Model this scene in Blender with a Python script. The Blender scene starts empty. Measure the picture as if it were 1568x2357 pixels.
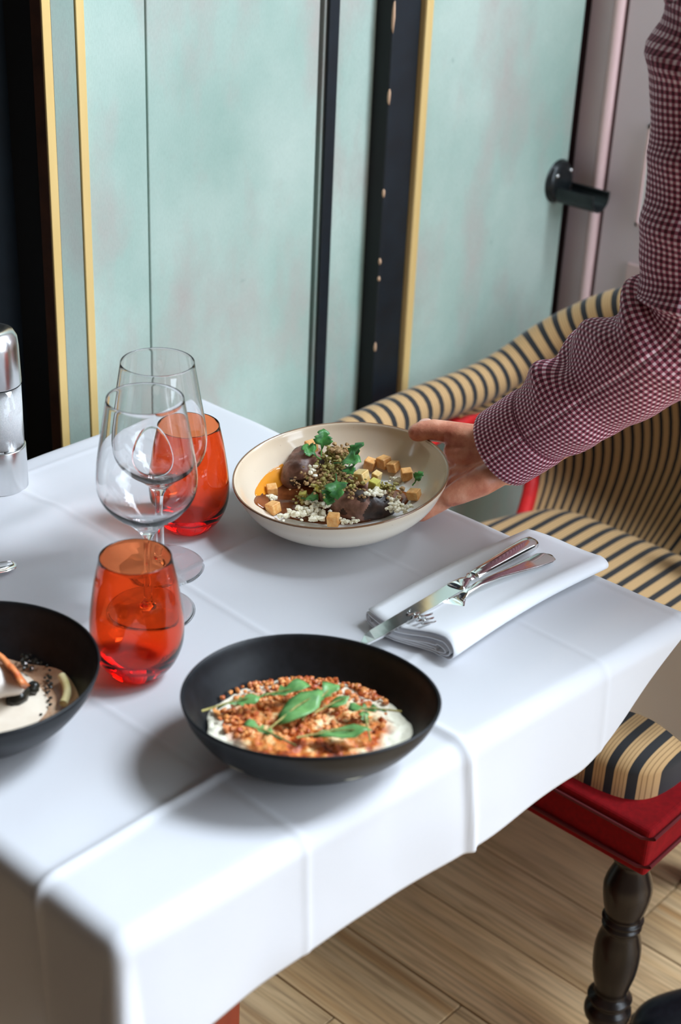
import bpy, bmesh, math, random
import numpy as np
from mathutils import Vector, Matrix, noise
C = bpy.context.scene
COL = C.collection
R3 = random.Random(7)

# ------------------------------------------------------------------ camera
F, TH, ROLL, YAW = 3550.0, math.radians(28.2), math.radians(2.7), math.radians(-48.7)
CAM = np.array([-0.807, -0.902, 1.50])
def _yaw(v):
    c, s = math.cos(YAW), math.sin(YAW)
    return np.array([c*v[0]-s*v[1], s*v[0]+c*v[1], v[2]])
_r = np.array([1., 0, 0]); _u = np.array([0, math.sin(TH), math.cos(TH)])
FW = _yaw(np.array([0, math.cos(TH), -math.sin(TH)]))
RT = _yaw(math.cos(ROLL)*_r+math.sin(ROLL)*_u)
UP = _yaw(-math.sin(ROLL)*_r+math.cos(ROLL)*_u)
E1 = _yaw(np.array([1., 0, 0])); E2 = _yaw(np.array([0, 1., 0])); E3 = np.array([0, 0, 1.])
cd = bpy.data.cameras.new('camera'); cam = bpy.data.objects.new('camera', cd); COL.objects.link(cam)
m = Matrix.Identity(4)
for i in range(3):
    m[i][0] = RT[i]; m[i][1] = UP[i]; m[i][2] = -FW[i]; m[i][3] = CAM[i]
cam.matrix_world = m
cd.sensor_fit = 'VERTICAL'; cd.sensor_height = 36; cd.lens = F/2357*36
cd.clip_start = .05
cd.dof.use_dof = True; cd.dof.focus_distance = 1.52; cd.dof.aperture_fstop = 5.0
C.camera = cam
def ray(x, y):
    return FW*F+RT*(x-784)-UP*(y-1178.5)
def at(x, y, z):
    "point of the horizontal plane at height z seen at that spot of the photograph"
    d = ray(x, y); return CAM+d*((z-CAM[2])/d[2])
def atd(x, y, dist):
    d = ray(x, y); return CAM+d/np.linalg.norm(d)*dist

# ------------------------------------------------------------------ light
w = bpy.data.worlds.new('world'); C.world = w; w.use_nodes = True
w.node_tree.nodes['Background'].inputs[0].default_value = (1.0, .76, .54, 1)
w.node_tree.nodes['Background'].inputs[1].default_value = .10
def area(name, loc, target, sx, sy, power, color):
    l = bpy.data.lights.new(name, 'AREA'); l.shape = 'RECTANGLE'; l.size = sx; l.size_y = sy
    l.energy = power; l.color = color
    o = bpy.data.objects.new(name, l); COL.objects.link(o); o.location = loc
    o.rotation_euler = (Vector(target)-Vector(loc)).to_track_quat('-Z', 'Y').to_euler()
    return o
area('window_light', (1.34, -1.06, 3.12), (-.05, -.15, .75), 1.0, .95, 108, (.78, .89, 1.0))
area('window_sky_light', (1.24, -1.74, 1.85), (.1, -.9, .8), 1.9, 1.9, 46, (.76, .88, 1.0))
area('front_fill_light', (.60, -3.2, 1.35), (.35, .2, .4), 1.6, 1.7, 40, (.76, .88, 1.0))  # unseen fill added to brighten the cloth front and the floor
C.view_settings.view_transform = 'Standard'; C.view_settings.look = 'None'
C.view_settings.gamma = 1; C.view_settings.use_curve_mapping = False
C.view_settings.exposure = 0.55
cy = C.cycles
cy.use_denoising = True; cy.max_bounces = 14; cy.transmission_bounces = 12; cy.glossy_bounces = 6
cy.transparent_max_bounces = 16; cy.caustics_refractive = True; cy.blur_glossy = .6

# ------------------------------------------------------------------ materials
def srgb(r, g, b):
    return tuple(((c/255)/12.92 if c/255 <= .04045 else ((c/255+.055)/1.055)**2.4) for c in (r, g, b))
def mat(name, col=(.8, .8, .8), rough=.5, metal=0., **k):
    M = bpy.data.materials.new(name); M.use_nodes = True
    b = M.node_tree.nodes['Principled BSDF']
    b.inputs['Base Color'].default_value = (*col, 1); b.inputs['Roughness'].default_value = rough
    b.inputs['Metallic'].default_value = metal
    for kk, v in k.items(): b.inputs[kk.replace('_', ' ')].default_value = v
    return M
def N(M, t, **k):
    n = M.node_tree.nodes.new(t)
    for a, v in k.items(): setattr(n, a, v)
    return n
def L(M, a, b): M.node_tree.links.new(a, b)
def bsdf(M): return M.node_tree.nodes['Principled BSDF']
def coords(M, scale=(1, 1, 1), kind='Object'):
    tc = N(M, 'ShaderNodeTexCoord'); mp = N(M, 'ShaderNodeMapping'); mp.inputs['Scale'].default_value = scale
    L(M, tc.outputs[kind], mp.inputs[0]); return mp.outputs[0]
def nz(M, scale, detail=4, stretch=(1, 1, 1), rough=.55, kind='Object'):
    n = N(M, 'ShaderNodeTexNoise'); n.inputs['Scale'].default_value = scale; n.inputs['Detail'].default_value = detail
    n.inputs['Roughness'].default_value = rough
    L(M, coords(M, stretch, kind), n.inputs['Vector']); return n.outputs['Fac']
def ramp(M, fac, stops, interp='LINEAR'):
    r = N(M, 'ShaderNodeValToRGB'); r.color_ramp.interpolation = interp
    e = r.color_ramp.elements
    while len(e) < len(stops): e.new(.5)
    for i, (p, c) in enumerate(stops):
        e[i].position = p; e[i].color = (*c, 1) if len(c) == 3 else c
    L(M, fac, r.inputs[0]); return r.outputs[0]
def mixc(M, fac, a, b, mode='MIX'):
    x = N(M, 'ShaderNodeMix', data_type='RGBA', blend_type=mode)
    for s, v in ((x.inputs['Factor'], fac), (x.inputs['A'], a), (x.inputs['B'], b)):
        if hasattr(v, 'is_linked'): L(M, v, s)
        elif isinstance(v, (int, float)): s.default_value = v
        else: s.default_value = (*v, 1)
    return x.outputs['Result']
def mth(M, op, a, b=0.):
    x = N(M, 'ShaderNodeMath', operation=op)
    for i, v in enumerate((a, b)):
        if hasattr(v, 'is_linked'): L(M, v, x.inputs[i])
        else: x.inputs[i].default_value = v
    return x.outputs[0]
def bump(M, h, strength=.2, dist=.002):
    b = N(M, 'ShaderNodeBump'); b.inputs['Strength'].default_value = strength; b.inputs['Distance'].default_value = dist
    L(M, h, b.inputs['Height']); L(M, b.outputs[0], bsdf(M).inputs['Normal'])
def nmat(name, c1, c2, scale, rough=.6, bs=.2, bd=.001, detail=5, stretch=(1, 1, 1), lo=.35, hi=.65, metal=0., **k):
    M = mat(name, c1, rough, metal, **k); f = nz(M, scale, detail, stretch)
    L(M, ramp(M, f, ((lo, c1), (hi, c2))), bsdf(M).inputs['Base Color'])
    if bs: bump(M, f, bs, bd)
    return M

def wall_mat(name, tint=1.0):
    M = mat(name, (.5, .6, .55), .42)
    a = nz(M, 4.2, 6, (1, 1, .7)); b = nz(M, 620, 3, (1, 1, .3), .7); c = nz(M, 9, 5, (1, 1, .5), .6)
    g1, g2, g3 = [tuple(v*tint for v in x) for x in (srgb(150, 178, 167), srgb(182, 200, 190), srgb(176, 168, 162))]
    base = ramp(M, a, ((.36, g1), (.62, g2)))
    base = mixc(M, ramp(M, c, ((.48, (0, 0, 0)), (.70, (.8, .8, .8)))), base, g3)
    sp = ramp(M, b, ((.30, (.90, .90, .90)), (.60, (1, 1, 1))))
    base = mixc(M, 1.0, base, sp, 'MULTIPLY')
    d = nz(M, 38, 2, (1, 1, .8), .4)
    base = mixc(M, ramp(M, d, ((.76, (0, 0, 0)), (.80, (.5, .5, .5)))), base, srgb(120, 140, 135))
    L(M, base, bsdf(M).inputs['Base Color']); bump(M, b, .12, .0006)
    return M
MAT = {}
MAT['wall'] = wall_mat('green_patina_panel'); MAT['wall_shade'] = wall_mat('shaded_patina_panel', .62)  # second one: same patina darkened, shade of pieces facing away put into colour
MAT['navy'] = nmat('navy_paint', srgb(7, 17, 25), srgb(13, 25, 34), 30, .45, .1)
MAT['black_gap'] = mat('black_recess', (.004, .005, .006), .7)
MAT['brown_edge'] = nmat('brown_wood_edge', srgb(60, 36, 22), srgb(84, 52, 32), 25, .5)
MAT['gold'] = nmat('gold_paint', srgb(222, 186, 116), srgb(236, 206, 142), 18, .38, .08, metal=.25, stretch=(1, 1, .1))
MAT['chip'] = mat('bare_wood_chip', srgb(196, 160, 130), .7)
MAT['pink'] = nmat('pink_grey_paint', srgb(228, 208, 214), srgb(234, 214, 219), 6, .45, .05)
MAT['pink_trim'] = nmat('pink_gloss_paint', srgb(232, 198, 198), srgb(238, 206, 204), 6, .3, .05)
MAT['pink_dark'] = mat('dark_pink_groove', srgb(96, 70, 76), .6)
MAT['white'] = mat('white_card', (.86, .88, .88), .5)
MAT['hook'] = nmat('black_metal', (.010, .013, .015), (.02, .024, .026), 60, .28, .05, metal=.3)

def plank_mat(i):
    M = mat('oak_plank', (.4, .25, .14), .28)
    oi = N(M, 'ShaderNodeObjectInfo')
    tc = N(M, 'ShaderNodeTexCoord'); mp = N(M, 'ShaderNodeMapping'); mp.inputs['Scale'].default_value = (12, .45, 12)
    L(M, tc.outputs['Object'], mp.inputs[0])
    ad = N(M, 'ShaderNodeVectorMath', operation='ADD')
    L(M, mp.outputs[0], ad.inputs[0])
    sc = N(M, 'ShaderNodeVectorMath', operation='SCALE'); L(M, oi.outputs['Location'], sc.inputs[0]); sc.inputs[3].default_value = 3.7
    L(M, sc.outputs[0], ad.inputs[1])
    wv = N(M, 'ShaderNodeTexNoise'); wv.inputs['Scale'].default_value = 1.6; wv.inputs['Detail'].default_value = 6; wv.inputs['Distortion'].default_value = .8
    L(M, ad.outputs[0], wv.inputs['Vector'])
    fine = N(M, 'ShaderNodeTexNoise'); fine.inputs['Scale'].default_value = 14; fine.inputs['Detail'].default_value = 5
    L(M, ad.outputs[0], fine.inputs['Vector'])
    rings = mth(M, 'FRACT', mth(M, 'MULTIPLY', wv.outputs['Fac'], 9.))
    c = ramp(M, wv.outputs['Fac'], ((.3, srgb(200, 156, 104)), (.5, srgb(232, 202, 158)), (.68, srgb(214, 178, 130))))
    c = mixc(M, ramp(M, rings, ((.0, (.35, .35, .35)), (.18, (0, 0, 0)), (.9, (0, 0, 0)), (1., (.3, .3, .3)))), c, srgb(96, 66, 40))
    c = mixc(M, ramp(M, fine.outputs['Fac'], ((.33, (.42, .42, .42)), (.55, (0, 0, 0)))), c, srgb(104, 76, 48))
    r = ramp(M, oi.outputs['Random'], ((0, (.78, .76, .74)), (1, (1.08, 1.06, 1.04))))
    c = mixc(M, 1., c, r, 'MULTIPLY')
    L(M, c, bsdf(M).inputs['Base Color']); bump(M, fine.outputs['Fac'], .15, .0008)
    return M
MAT['plank'] = plank_mat(0)
MAT['joint'] = mat('dark_floor_joint', (.03, .02, .014), .9)
MAT['mahogany'] = nmat('mahogany', srgb(120, 44, 24), srgb(150, 62, 34), 30, .35, .1, stretch=(1, 1, .1))

def cloth_mat(name, col, weave=900, sub=.0):
    M = mat(name, col, .85); bsdf(M).inputs['Sheen Weight'].default_value = .15
    f = nz(M, weave, 2); g = nz(M, 16, 3)
    h = mth(M, 'ADD', mth(M, 'MULTIPLY', f, .15), g)
    bump(M, h, .10, .003)
    return M
def translucent(M, col, fac):
    nt = M.node_tree; out = [n for n in nt.nodes if n.type == 'OUTPUT_MATERIAL'][0]
    t = N(M, 'ShaderNodeBsdfTranslucent'); t.inputs[0].default_value = (*col, 1)
    mx = N(M, 'ShaderNodeMixShader'); mx.inputs[0].default_value = fac
    L(M, bsdf(M).outputs[0], mx.inputs[1]); L(M, t.outputs[0], mx.inputs[2]); L(M, mx.outputs[0], out.inputs[0])
    return M
MAT['cloth'] = translucent(cloth_mat('white_table_linen', (.75, .76, .80)), (.86, .80, .72), .28)
MAT['napkin'] = cloth_mat('white_napkin_linen', (.78, .79, .82), 1100)
MAT['steel'] = mat('polished_steel', (.80, .81, .80), .10, 1.)
MAT['brushed'] = nmat('brushed_steel', (.68, .69, .69), (.78, .78, .78), 40, .24, .05, metal=1., stretch=(1, 1, .02))
def glass(name, col, rough=0., ior=1.45):
    M = mat(name, col, rough); b = bsdf(M); b.inputs['Transmission Weight'].default_value = 1; b.inputs['IOR'].default_value = ior
    return M
MAT['glass'] = glass('clear_glass', (1, 1, 1))
def red_glass():
    M = glass('orange_red_glass', (1.0, .31, .115)); nt = M.node_tree
    va = N(M, 'ShaderNodeVolumeAbsorption'); va.inputs['Color'].default_value = (1, .12, .02, 1); va.inputs['Density'].default_value = 85
    out = [n for n in nt.nodes if n.type == 'OUTPUT_MATERIAL'][0]; L(M, va.outputs[0], out.inputs['Volume']); return M
MAT['red_glass'] = red_glass()
MAT['acrylic'] = glass('clear_acrylic', (.97, .98, .98), .02)
MAT['salt'] = nmat('white_salt', (.82, .83, .84), (.92, .92, .92), 700, .8, .4)
def glaze_mat():
    M = mat('cream_glaze', (.8, .74, .66), .14); b = bsdf(M)
    tc = N(M, 'ShaderNodeTexCoord'); uv = N(M, 'ShaderNodeSeparateXYZ'); L(M, tc.outputs['UV'], uv.inputs[0])
    f = nz(M, 60, 5); e = mth(M, 'ADD', uv.outputs['Y'], mth(M, 'MULTIPLY', mth(M, 'SUBTRACT', f, .5), .10))
    sp = nz(M, 240, 2)
    col = ramp(M, uv.outputs['X'], ((0., srgb(226, 214, 196)), (.45, srgb(234, 224, 208)), (.53, srgb(214, 194, 168)), (.68, srgb(226, 212, 192)), (.75, srgb(242, 241, 240)), (1., srgb(244, 244, 245))))  # tan inner wall and white centre put shade and window glare into the glaze
    col = mixc(M, ramp(M, sp, ((.70, (0, 0, 0)), (.76, (.35, .35, .35)))), col, srgb(150, 110, 80))
    rim = ramp(M, e, ((.45, (0, 0, 0)), (.60, (1, 1, 1))))
    col = mixc(M, rim, col, srgb(120, 84, 56)); L(M, col, b.inputs['Base Color'])
    b.inputs['Coat Weight'].default_value = .3
    return M
MAT['glaze'] = glaze_mat()
MAT['black_ceramic'] = nmat('matte_black_ceramic', srgb(15, 17, 20), srgb(23, 25, 29), 90, .42, .15, .0005, Specular_IOR_Level=.3)
MAT['meat'] = nmat('roast_meat', srgb(96, 62, 50), srgb(160, 116, 100), 70, .45, .6, .002, 6)
MAT['char'] = nmat('charred_crust', srgb(34, 26, 24), srgb(78, 56, 48), 80, .4, .6, .002)
MAT['crouton'] = nmat('toasted_cube', srgb(226, 152, 76), srgb(244, 196, 130), 160, .55, .5, .001)
MAT['crouton_pale'] = nmat('pale_toasted_cube', srgb(232, 188, 110), srgb(246, 218, 160), 160, .55, .5, .001)
MAT['cress'] = nmat('yellow_green_cube', srgb(196, 188, 70), srgb(222, 214, 120), 120, .4, .3)
MAT['crumb'] = nmat('white_crumble', srgb(232, 222, 190), srgb(246, 240, 222), 200, .7, .4)
MAT['crumb_green'] = nmat('olive_crumble', srgb(120, 110, 50), srgb(178, 164, 96), 200, .7, .4)
MAT['crumb_tan'] = nmat('tan_crumble', srgb(140, 106, 66), srgb(190, 154, 106), 200, .7, .4)
MAT['jus'] = nmat('brown_jus', srgb(96, 50, 26), srgb(150, 84, 44), 40, .12, .2, Alpha=1.)
MAT['orange_jus'] = mat('orange_jus', srgb(228, 148, 40), .12)
MAT['herb'] = nmat('green_herb', srgb(40, 96, 44), srgb(84, 150, 70), 120, .45, .3)
MAT['rocket'] = nmat('rocket_green', srgb(52, 104, 44), srgb(110, 160, 90), 70, .42, .3)
def gratin_mat():
    M = mat('browned_gratin', (.8, .6, .4), .4)
    a = nz(M, 34, 6); b = nz(M, 110, 6); tc = N(M, 'ShaderNodeTexCoord'); uv = N(M, 'ShaderNodeSeparateXYZ'); L(M, tc.outputs['UV'], uv.inputs[0])
    c = ramp(M, mth(M, 'ADD', mth(M, 'MULTIPLY', a, .6), mth(M, 'MULTIPLY', b, .4)), ((.38, srgb(96, 34, 16)), (.45, srgb(190, 84, 30)), (.51, srgb(226, 140, 66)), (.58, srgb(244, 206, 150)), (.66, srgb(238, 216, 176))))
    k = mth(M, 'ADD', uv.outputs['X'], mth(M, 'MULTIPLY', mth(M, 'SUBTRACT', a, .5), .35))
    c = mixc(M, ramp(M, k, ((.70, (0, 0, 0)), (.84, (1, 1, 1)))), c, srgb(240, 234, 212))
    L(M, c, bsdf(M).inputs['Base Color']); bump(M, b, .6, .004)
    return M
MAT['gratin'] = gratin_mat()
MAT['chunk'] = nmat('browned_crumb', srgb(176, 68, 22), srgb(242, 166, 92), 160, .45, .5)
MAT['puree'] = nmat('beige_puree', srgb(220, 204, 184), srgb(232, 220, 202), 30, .3, .15)
MAT['sauce'] = nmat('brown_butter_sauce', srgb(176, 134, 104), srgb(206, 172, 142), 40, .15, .1)
MAT['fish'] = nmat('white_fish_flesh', srgb(236, 222, 210), srgb(246, 238, 230), 50, .4, .4)
MAT['fish_skin'] = nmat('crisp_orange_skin', srgb(184, 82, 34), srgb(236, 150, 92), 90, .4, .6, .002)
MAT['olive'] = nmat('black_mushroom', srgb(22, 22, 20), srgb(44, 42, 34), 80, .3, .3)
MAT['lemon'] = nmat('pale_shell_slice', srgb(214, 196, 130), srgb(236, 222, 170), 60, .4, .2)
def stripe_mat():
    M = mat('black_tan_stripe', (.6, .4, .2), .8)
    tc = N(M, 'ShaderNodeTexCoord'); uv = N(M, 'ShaderNodeSeparateXYZ'); L(M, tc.outputs['UV'], uv.inputs[0])
    f = mth(M, 'FRACT', mth(M, 'MULTIPLY', uv.outputs['X'], 1/.0245))
    tan, dk, ln = srgb(196, 158, 108), srgb(22, 22, 25), srgb(150, 116, 74)
    c = ramp(M, f, ((0, dk), (.40, tan), (.52, ln), (.56, tan), (.68, ln), (.72, tan), (.84, ln), (.88, tan)), 'CONSTANT')
    L(M, c, bsdf(M).inputs['Base Color']); bsdf(M).inputs['Sheen Weight'].default_value = .2
    bump(M, nz(M, 900, 2), .2, .0006)
    return M
MAT['stripe'] = stripe_mat()
MAT['velvet'] = nmat('red_velvet', srgb(122, 2, 10), srgb(140, 4, 14), 140, .85, .2, .0006, Specular_IOR_Level=.2, Sheen_Weight=.08, Sheen_Tint=(1, .2, .2, 1))
MAT['velvet_dark'] = mat('dark_red_piping', srgb(92, 6, 14), .7)
MAT['red_leather'] = nmat('bright_red_velvet', srgb(206, 22, 26), srgb(226, 34, 34), 60, .6, .1)
MAT['ebony'] = nmat('black_lacquered_wood', (.010, .007, .006), (.022, .014, .011), 30, .25, .05, stretch=(1, 1, .2), Specular_IOR_Level=.3)
MAT['stud'] = mat('brass_nail', srgb(214, 186, 130), .3, .8)
def skin_mat():
    M = mat('skin', srgb(206, 136, 108), .34); b = bsdf(M)
    a = nz(M, 45, 5); f = nz(M, 330, 4, (1, 1, 1), .65); v = nz(M, 120, 3, (.5, 1, .5))
    L(M, ramp(M, a, ((.32, srgb(186, 100, 78)), (.55, srgb(220, 146, 116)), (.72, srgb(232, 170, 142)))), b.inputs['Base Color'])
    b.inputs['Subsurface Weight'].default_value = .12; b.inputs['Subsurface Radius'].default_value = (.6, .25, .15); b.inputs['Subsurface Scale'].default_value = .01
    bump(M, mth(M, 'ADD', mth(M, 'MULTIPLY', f, .5), v), .35, .0018)
    return M
MAT['skin'] = skin_mat()
MAT['nail'] = mat('fingernail', srgb(226, 178, 158), .25)
def gingham_mat():
    M = mat('burgundy_gingham', (.5, .2, .25), .8)
    tc = N(M, 'ShaderNodeTexCoord'); uv = N(M, 'ShaderNodeSeparateXYZ'); L(M, tc.outputs['UV'], uv.inputs[0])
    s = [mth(M, 'GREATER_THAN', mth(M, 'FRACT', mth(M, 'MULTIPLY', uv.outputs[k], 1/.0054)), .46) for k in ('X', 'Y')]
    c = ramp(M, mth(M, 'MULTIPLY', mth(M, 'ADD', s[0], s[1]), .5), ((0, srgb(240, 214, 222)), (.25, srgb(168, 88, 108)), (.75, srgb(80, 16, 38))), 'CONSTANT')
    L(M, c, bsdf(M).inputs['Base Color']); bump(M, nz(M, 140, 3), .25, .0015)
    return M
MAT['gingham'] = gingham_mat()
MAT['seam'] = mat('burgundy_seam', srgb(120, 60, 76), .8)
MAT['trouser'] = nmat('charcoal_trousers', (.012, .013, .016), (.022, .023, .027), 120, .85, .2)
MAT['leather'] = nmat('black_leather', srgb(20, 26, 32), srgb(30, 36, 42), 120, .32, .15)
MAT['sole'] = mat('black_rubber', (.012, .012, .012), .7)
MAT['hair'] = nmat('dark_grey_hair', (.03, .025, .02), (.10, .09, .085), 90, .6, .6, .004)
MAT['eye'] = mat('eye_white', (.8, .8, .78), .2)
MAT['lips'] = mat('lips', srgb(170, 92, 84), .45)

# ------------------------------------------------------------------ builders
ORG = {}
def mk(name, V, Fc, m, parent=None, loc=None, smooth=True, uv=None, mats=None, midx=None):
    "one mesh object; V in world space; child meshes are stored relative to their thing"
    V = np.asarray(V, float)
    me = bpy.data.meshes.new(name)
    o = bpy.data.objects.new(name, me); COL.objects.link(o)
    if parent is not None:
        org = ORG[parent.name]; o.parent = parent
    else:
        org = np.array(loc if loc is not None else V.mean(0)); o.location = org
    ORG[o.name] = np.array(org, float)
    me.from_pydata((V-org).tolist(), [], [list(f) for f in Fc]); me.update()
    for mm in ([m] if mats is None else mats): me.materials.append(MAT[mm] if isinstance(mm, str) else mm)
    if smooth: me.polygons.foreach_set('use_smooth', [True]*len(me.polygons))
    if midx is not None: me.polygons.foreach_set('material_index', midx)
    if uv is not None:
        uvl = me.uv_layers.new(name='UVMap'); uv = np.asarray(uv, float)
        li = np.empty(len(me.loops), int); me.loops.foreach_get('vertex_index', li)
        uvl.data.foreach_set('uv', uv[li].astype('f').ravel())
    return o
def thing(name, label, cat, loc, group=None):
    o = bpy.data.objects.new(name, None); COL.objects.link(o); o.location = loc; o.empty_display_size = .03
    ORG[o.name] = np.array(loc, float)
    return tag(o, label, cat, group)
def tag(o, label, cat, group=None, kind=None):
    o['label'] = label; o['category'] = cat
    if group: o['group'] = group
    if kind: o['kind'] = kind
    return o
def struct(o): o['kind'] = 'structure'; return o
def bev(o, wd=.002, seg=2, angle=.6):
    b = o.modifiers.new('bevel', 'BEVEL'); b.width = wd; b.segments = seg; b.limit_method = 'ANGLE'; b.angle_limit = angle
    return o
def box(x0, x1, y0, y1, z0, z1):
    V = [(x, y, z) for x in (x0, x1) for y in (y0, y1) for z in (z0, z1)]
    return V, [(0, 1, 3, 2), (4, 6, 7, 5), (0, 4, 5, 1), (2, 3, 7, 6), (0, 2, 6, 4), (1, 5, 7, 3)]
def bx(name, a, m, parent=None, b=0., **k):
    V, Fc = box(*a); o = mk(name, V, Fc, m, parent, smooth=False, **k)
    if b: bev(o, b)
    return o
def grid(nu, nv, cu=False, cv=False):
    Fc = []
    for i in range(nu if cu else nu-1):
        for j in range(nv if cv else nv-1):
            a, b = i*nv+j, ((i+1) % nu)*nv+j
            Fc.append((a, b, ((i+1) % nu)*nv+(j+1) % nv, i*nv+(j+1) % nv))
    return Fc
def lathe(prof, n=48, T=None, sx=1., sy=1.):
    "closed of revolution; prof list of (r,z); returns verts, faces, uv (profile fraction)"
    P = np.array(prof, float); k = len(P); a = np.arange(n)*2*math.pi/n
    V = np.stack([np.outer(np.cos(a), P[:, 0])*sx, np.outer(np.sin(a), P[:, 0])*sy, np.tile(P[:, 1], (n, 1))], -1).reshape(-1, 3)
    Fc = [tuple(reversed(f)) for f in grid(n, k, cu=True)]
    Fc = [f for f in Fc]
    if T is not None: V = T(V)
    return V, Fc
def smoothprof(P, n):
    "Catmull-Rom through the profile points"
    P = np.array(P, float); Q = np.vstack([2*P[0]-P[1], P, 2*P[-1]-P[-2]]); out = []
    for i in range(len(P)-1):
        p0, p1, p2, p3 = Q[i:i+4]
        for t in np.arange(n)/n:
            out.append(.5*((2*p1)+(-p0+p2)*t+(2*p0-5*p1+4*p2-p3)*t*t+(-p0+3*p1-3*p2+p3)*t**3))
    out.append(P[-1]); return np.array(out)
def frames(P):
    P = np.array(P, float); T = np.gradient(P, axis=0); T /= np.linalg.norm(T, axis=1)[:, None]
    n = np.cross(T[0], [0, 0, 1.]);
    if np.linalg.norm(n) < 1e-3: n = np.cross(T[0], [0, 1., 0])
    n /= np.linalg.norm(n); Ns = []
    for t in T:
        n = n-t*(n@t); n /= np.linalg.norm(n); Ns.append(n.copy())
    Ns = np.array(Ns); return T, Ns, np.cross(T, Ns)
def tube(P, r, n=12, caps=True, sq=None):
    P = np.array(P, float); k = len(P); r = np.broadcast_to(np.array(r, float), (k,)) if np.ndim(r) < 2 else np.array(r)
    T, A, B = frames(P); a = np.arange(n)*2*math.pi/n
    V = np.concatenate([P[i]+np.outer(np.cos(a), A[i])*r[i]+np.outer(np.sin(a), B[i])*r[i] for i in range(k)])
    Fc = grid(k, n, cv=True)
    if caps: Fc += [tuple(range(n-1, -1, -1)), tuple(range((k-1)*n, k*n))]
    return V, Fc
def join(*parts):
    V, Fc, o = [], [], 0
    for v, f in parts:
        v = np.asarray(v, float); V.append(v); Fc += [tuple(i+o for i in x) for x in f]; o += len(v)
    return np.concatenate(V), Fc
def fixn(o):
    bm = bmesh.new(); bm.from_mesh(o.data); bmesh.ops.recalc_face_normals(bm, faces=bm.faces); bm.to_mesh(o.data); bm.free(); return o
_ico = {}
def ico(sub=2):
    if sub not in _ico:
        bm = bmesh.new(); bmesh.ops.create_icosphere(bm, subdivisions=sub, radius=1)
        _ico[sub] = (np.array([v.co[:] for v in bm.verts]), [tuple(v.index for v in f.verts) for f in bm.faces]); bm.free()
    return _ico[sub]
def blob(c, r, sub=3, amp=.12, fr=2., seed=0, rot=0., axes=None):
    V, Fc = ico(sub); W = np.array(V)
    d = np.array([noise.noise(Vector(v)*fr+Vector((seed*7.3, seed*1.7, seed*3.1))) for v in V])
    W = W*(1+amp*d)[:, None]*np.array(r)
    c_, s_ = math.cos(rot), math.sin(rot); W = W@np.array([[c_, s_, 0], [-s_, c_, 0], [0, 0, 1]])
    if axes is not None: W = W@np.array(axes)
    return W+np.array(c), Fc
def remesh(parts, voxel, it=6, factor=.5):
    V, Fc = join(*parts)
    me = bpy.data.meshes.new('tmp'); me.from_pydata(V.tolist(), [], Fc)
    o = bpy.data.objects.new('tmp', me); COL.objects.link(o)
    md = o.modifiers.new('r', 'REMESH'); md.mode = 'VOXEL'; md.voxel_size = voxel
    sm = o.modifiers.new('s', 'SMOOTH'); sm.iterations = it; sm.factor = factor
    dg = bpy.context.evaluated_depsgraph_get(); dg.update()
    e = o.evaluated_get(dg).to_mesh()
    W = np.empty(len(e.vertices)*3); e.vertices.foreach_get('co', W); Fo = [tuple(p.vertices) for p in e.polygons]
    o.evaluated_get(dg).to_mesh_clear(); bpy.data.objects.remove(o); bpy.data.meshes.remove(me)
    return W.reshape(-1, 3), Fo
def chain(*pts, step=.35):
    "overlapping balls along a polyline of (x,y,z,r)"
    out = []; V, Fc = ico(2)
    for a, b in zip(pts[:-1], pts[1:]):
        a, b = np.array(a, float), np.array(b, float); n = max(2, int(np.linalg.norm(b[:3]-a[:3])/(step*min(a[3], b[3])))+1)
        for t in np.linspace(0, 1, n):
            q = a+(b-a)*t; out.append((V*q[3]+q[:3], Fc))
    return out

# ------------------------------------------------------------------ setting: floor
floor = struct(mk('floor', *box(-2.4, 3.2, -3.4, .5, -.05, -.006), 'joint', loc=(0, 0, 0), smooth=False))
PW = .132; meshes = {}
for i in range(-6, 24):
    x0 = .02+i*PW; y = -3.2-(R3.random()*.9)
    while y < .48:
        ln = R3.choice((.9, 1.1, 1.3)); y1 = min(y+ln, .49); a = max(y, -3.3)
        if y1-a > .08 and (i > -3 or y1 > -1.4):
            p = bx('plank', (x0+.0011, x0+PW-.0011, a+.001, y1-.001, -.02, R3.uniform(-.0008, .0004)), 'plank', floor, .0009)
            ctr = Vector((x0+PW/2, (a+y1)/2, 0))
            p.data.transform(Matrix.Translation(-ctr)); p.location = ctr
        y = y1 if y1 >= .48 else y+ln
# ------------------------------------------------------------------ setting: walls
WZ = 3.6
wl = struct(mk('wall_back', *box(-2.4, 1.30, .47, .55, 0, WZ), 'navy', loc=(0, .5, 0), smooth=False))
def wp(name, x0, x1, y, m, y1=.47, b=.0015, z0=0, z1=WZ): return bx(name, (x0, x1, y, y1, z0, z1), m, wl, b)
wp('recess_board', -.30, .221, .46, 'navy', .469)
wp('recess_board', .222, .30, .466, 'black_gap', .469)
wp('edge_board', .1762, .190, .394, 'brown_edge', .412)
wp('edge_board', .1792, .1938, .4125, 'black_gap', .469)
wp('gold_strip', .1756, .1866, .3905, 'gold', .3938, b=.001)
wp('narrow_panel', .1885, .2203, .3950, 'wall_shade')
wp('gold_strip', .2208, .2315, .393, 'gold', b=.001)
wp('patina_panel', .2318, .3190, .400, 'wall')
wp('patina_panel', .3212, .5955, .400, 'wall')
wp('panel_edge', .6065, .6160, .403, 'wall_shade')
wp('dark_strip', .6110, .6290, .398, 'navy', .402, b=.001)
wp('patina_panel', .6165, .7005, .4005, 'wall')
wp('post_side', .6995, .7025, .3745, 'black_gap', .43, b=.0005)
po = wp('dark_post', .7000, .7536, .373, 'navy', b=.002)
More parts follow.
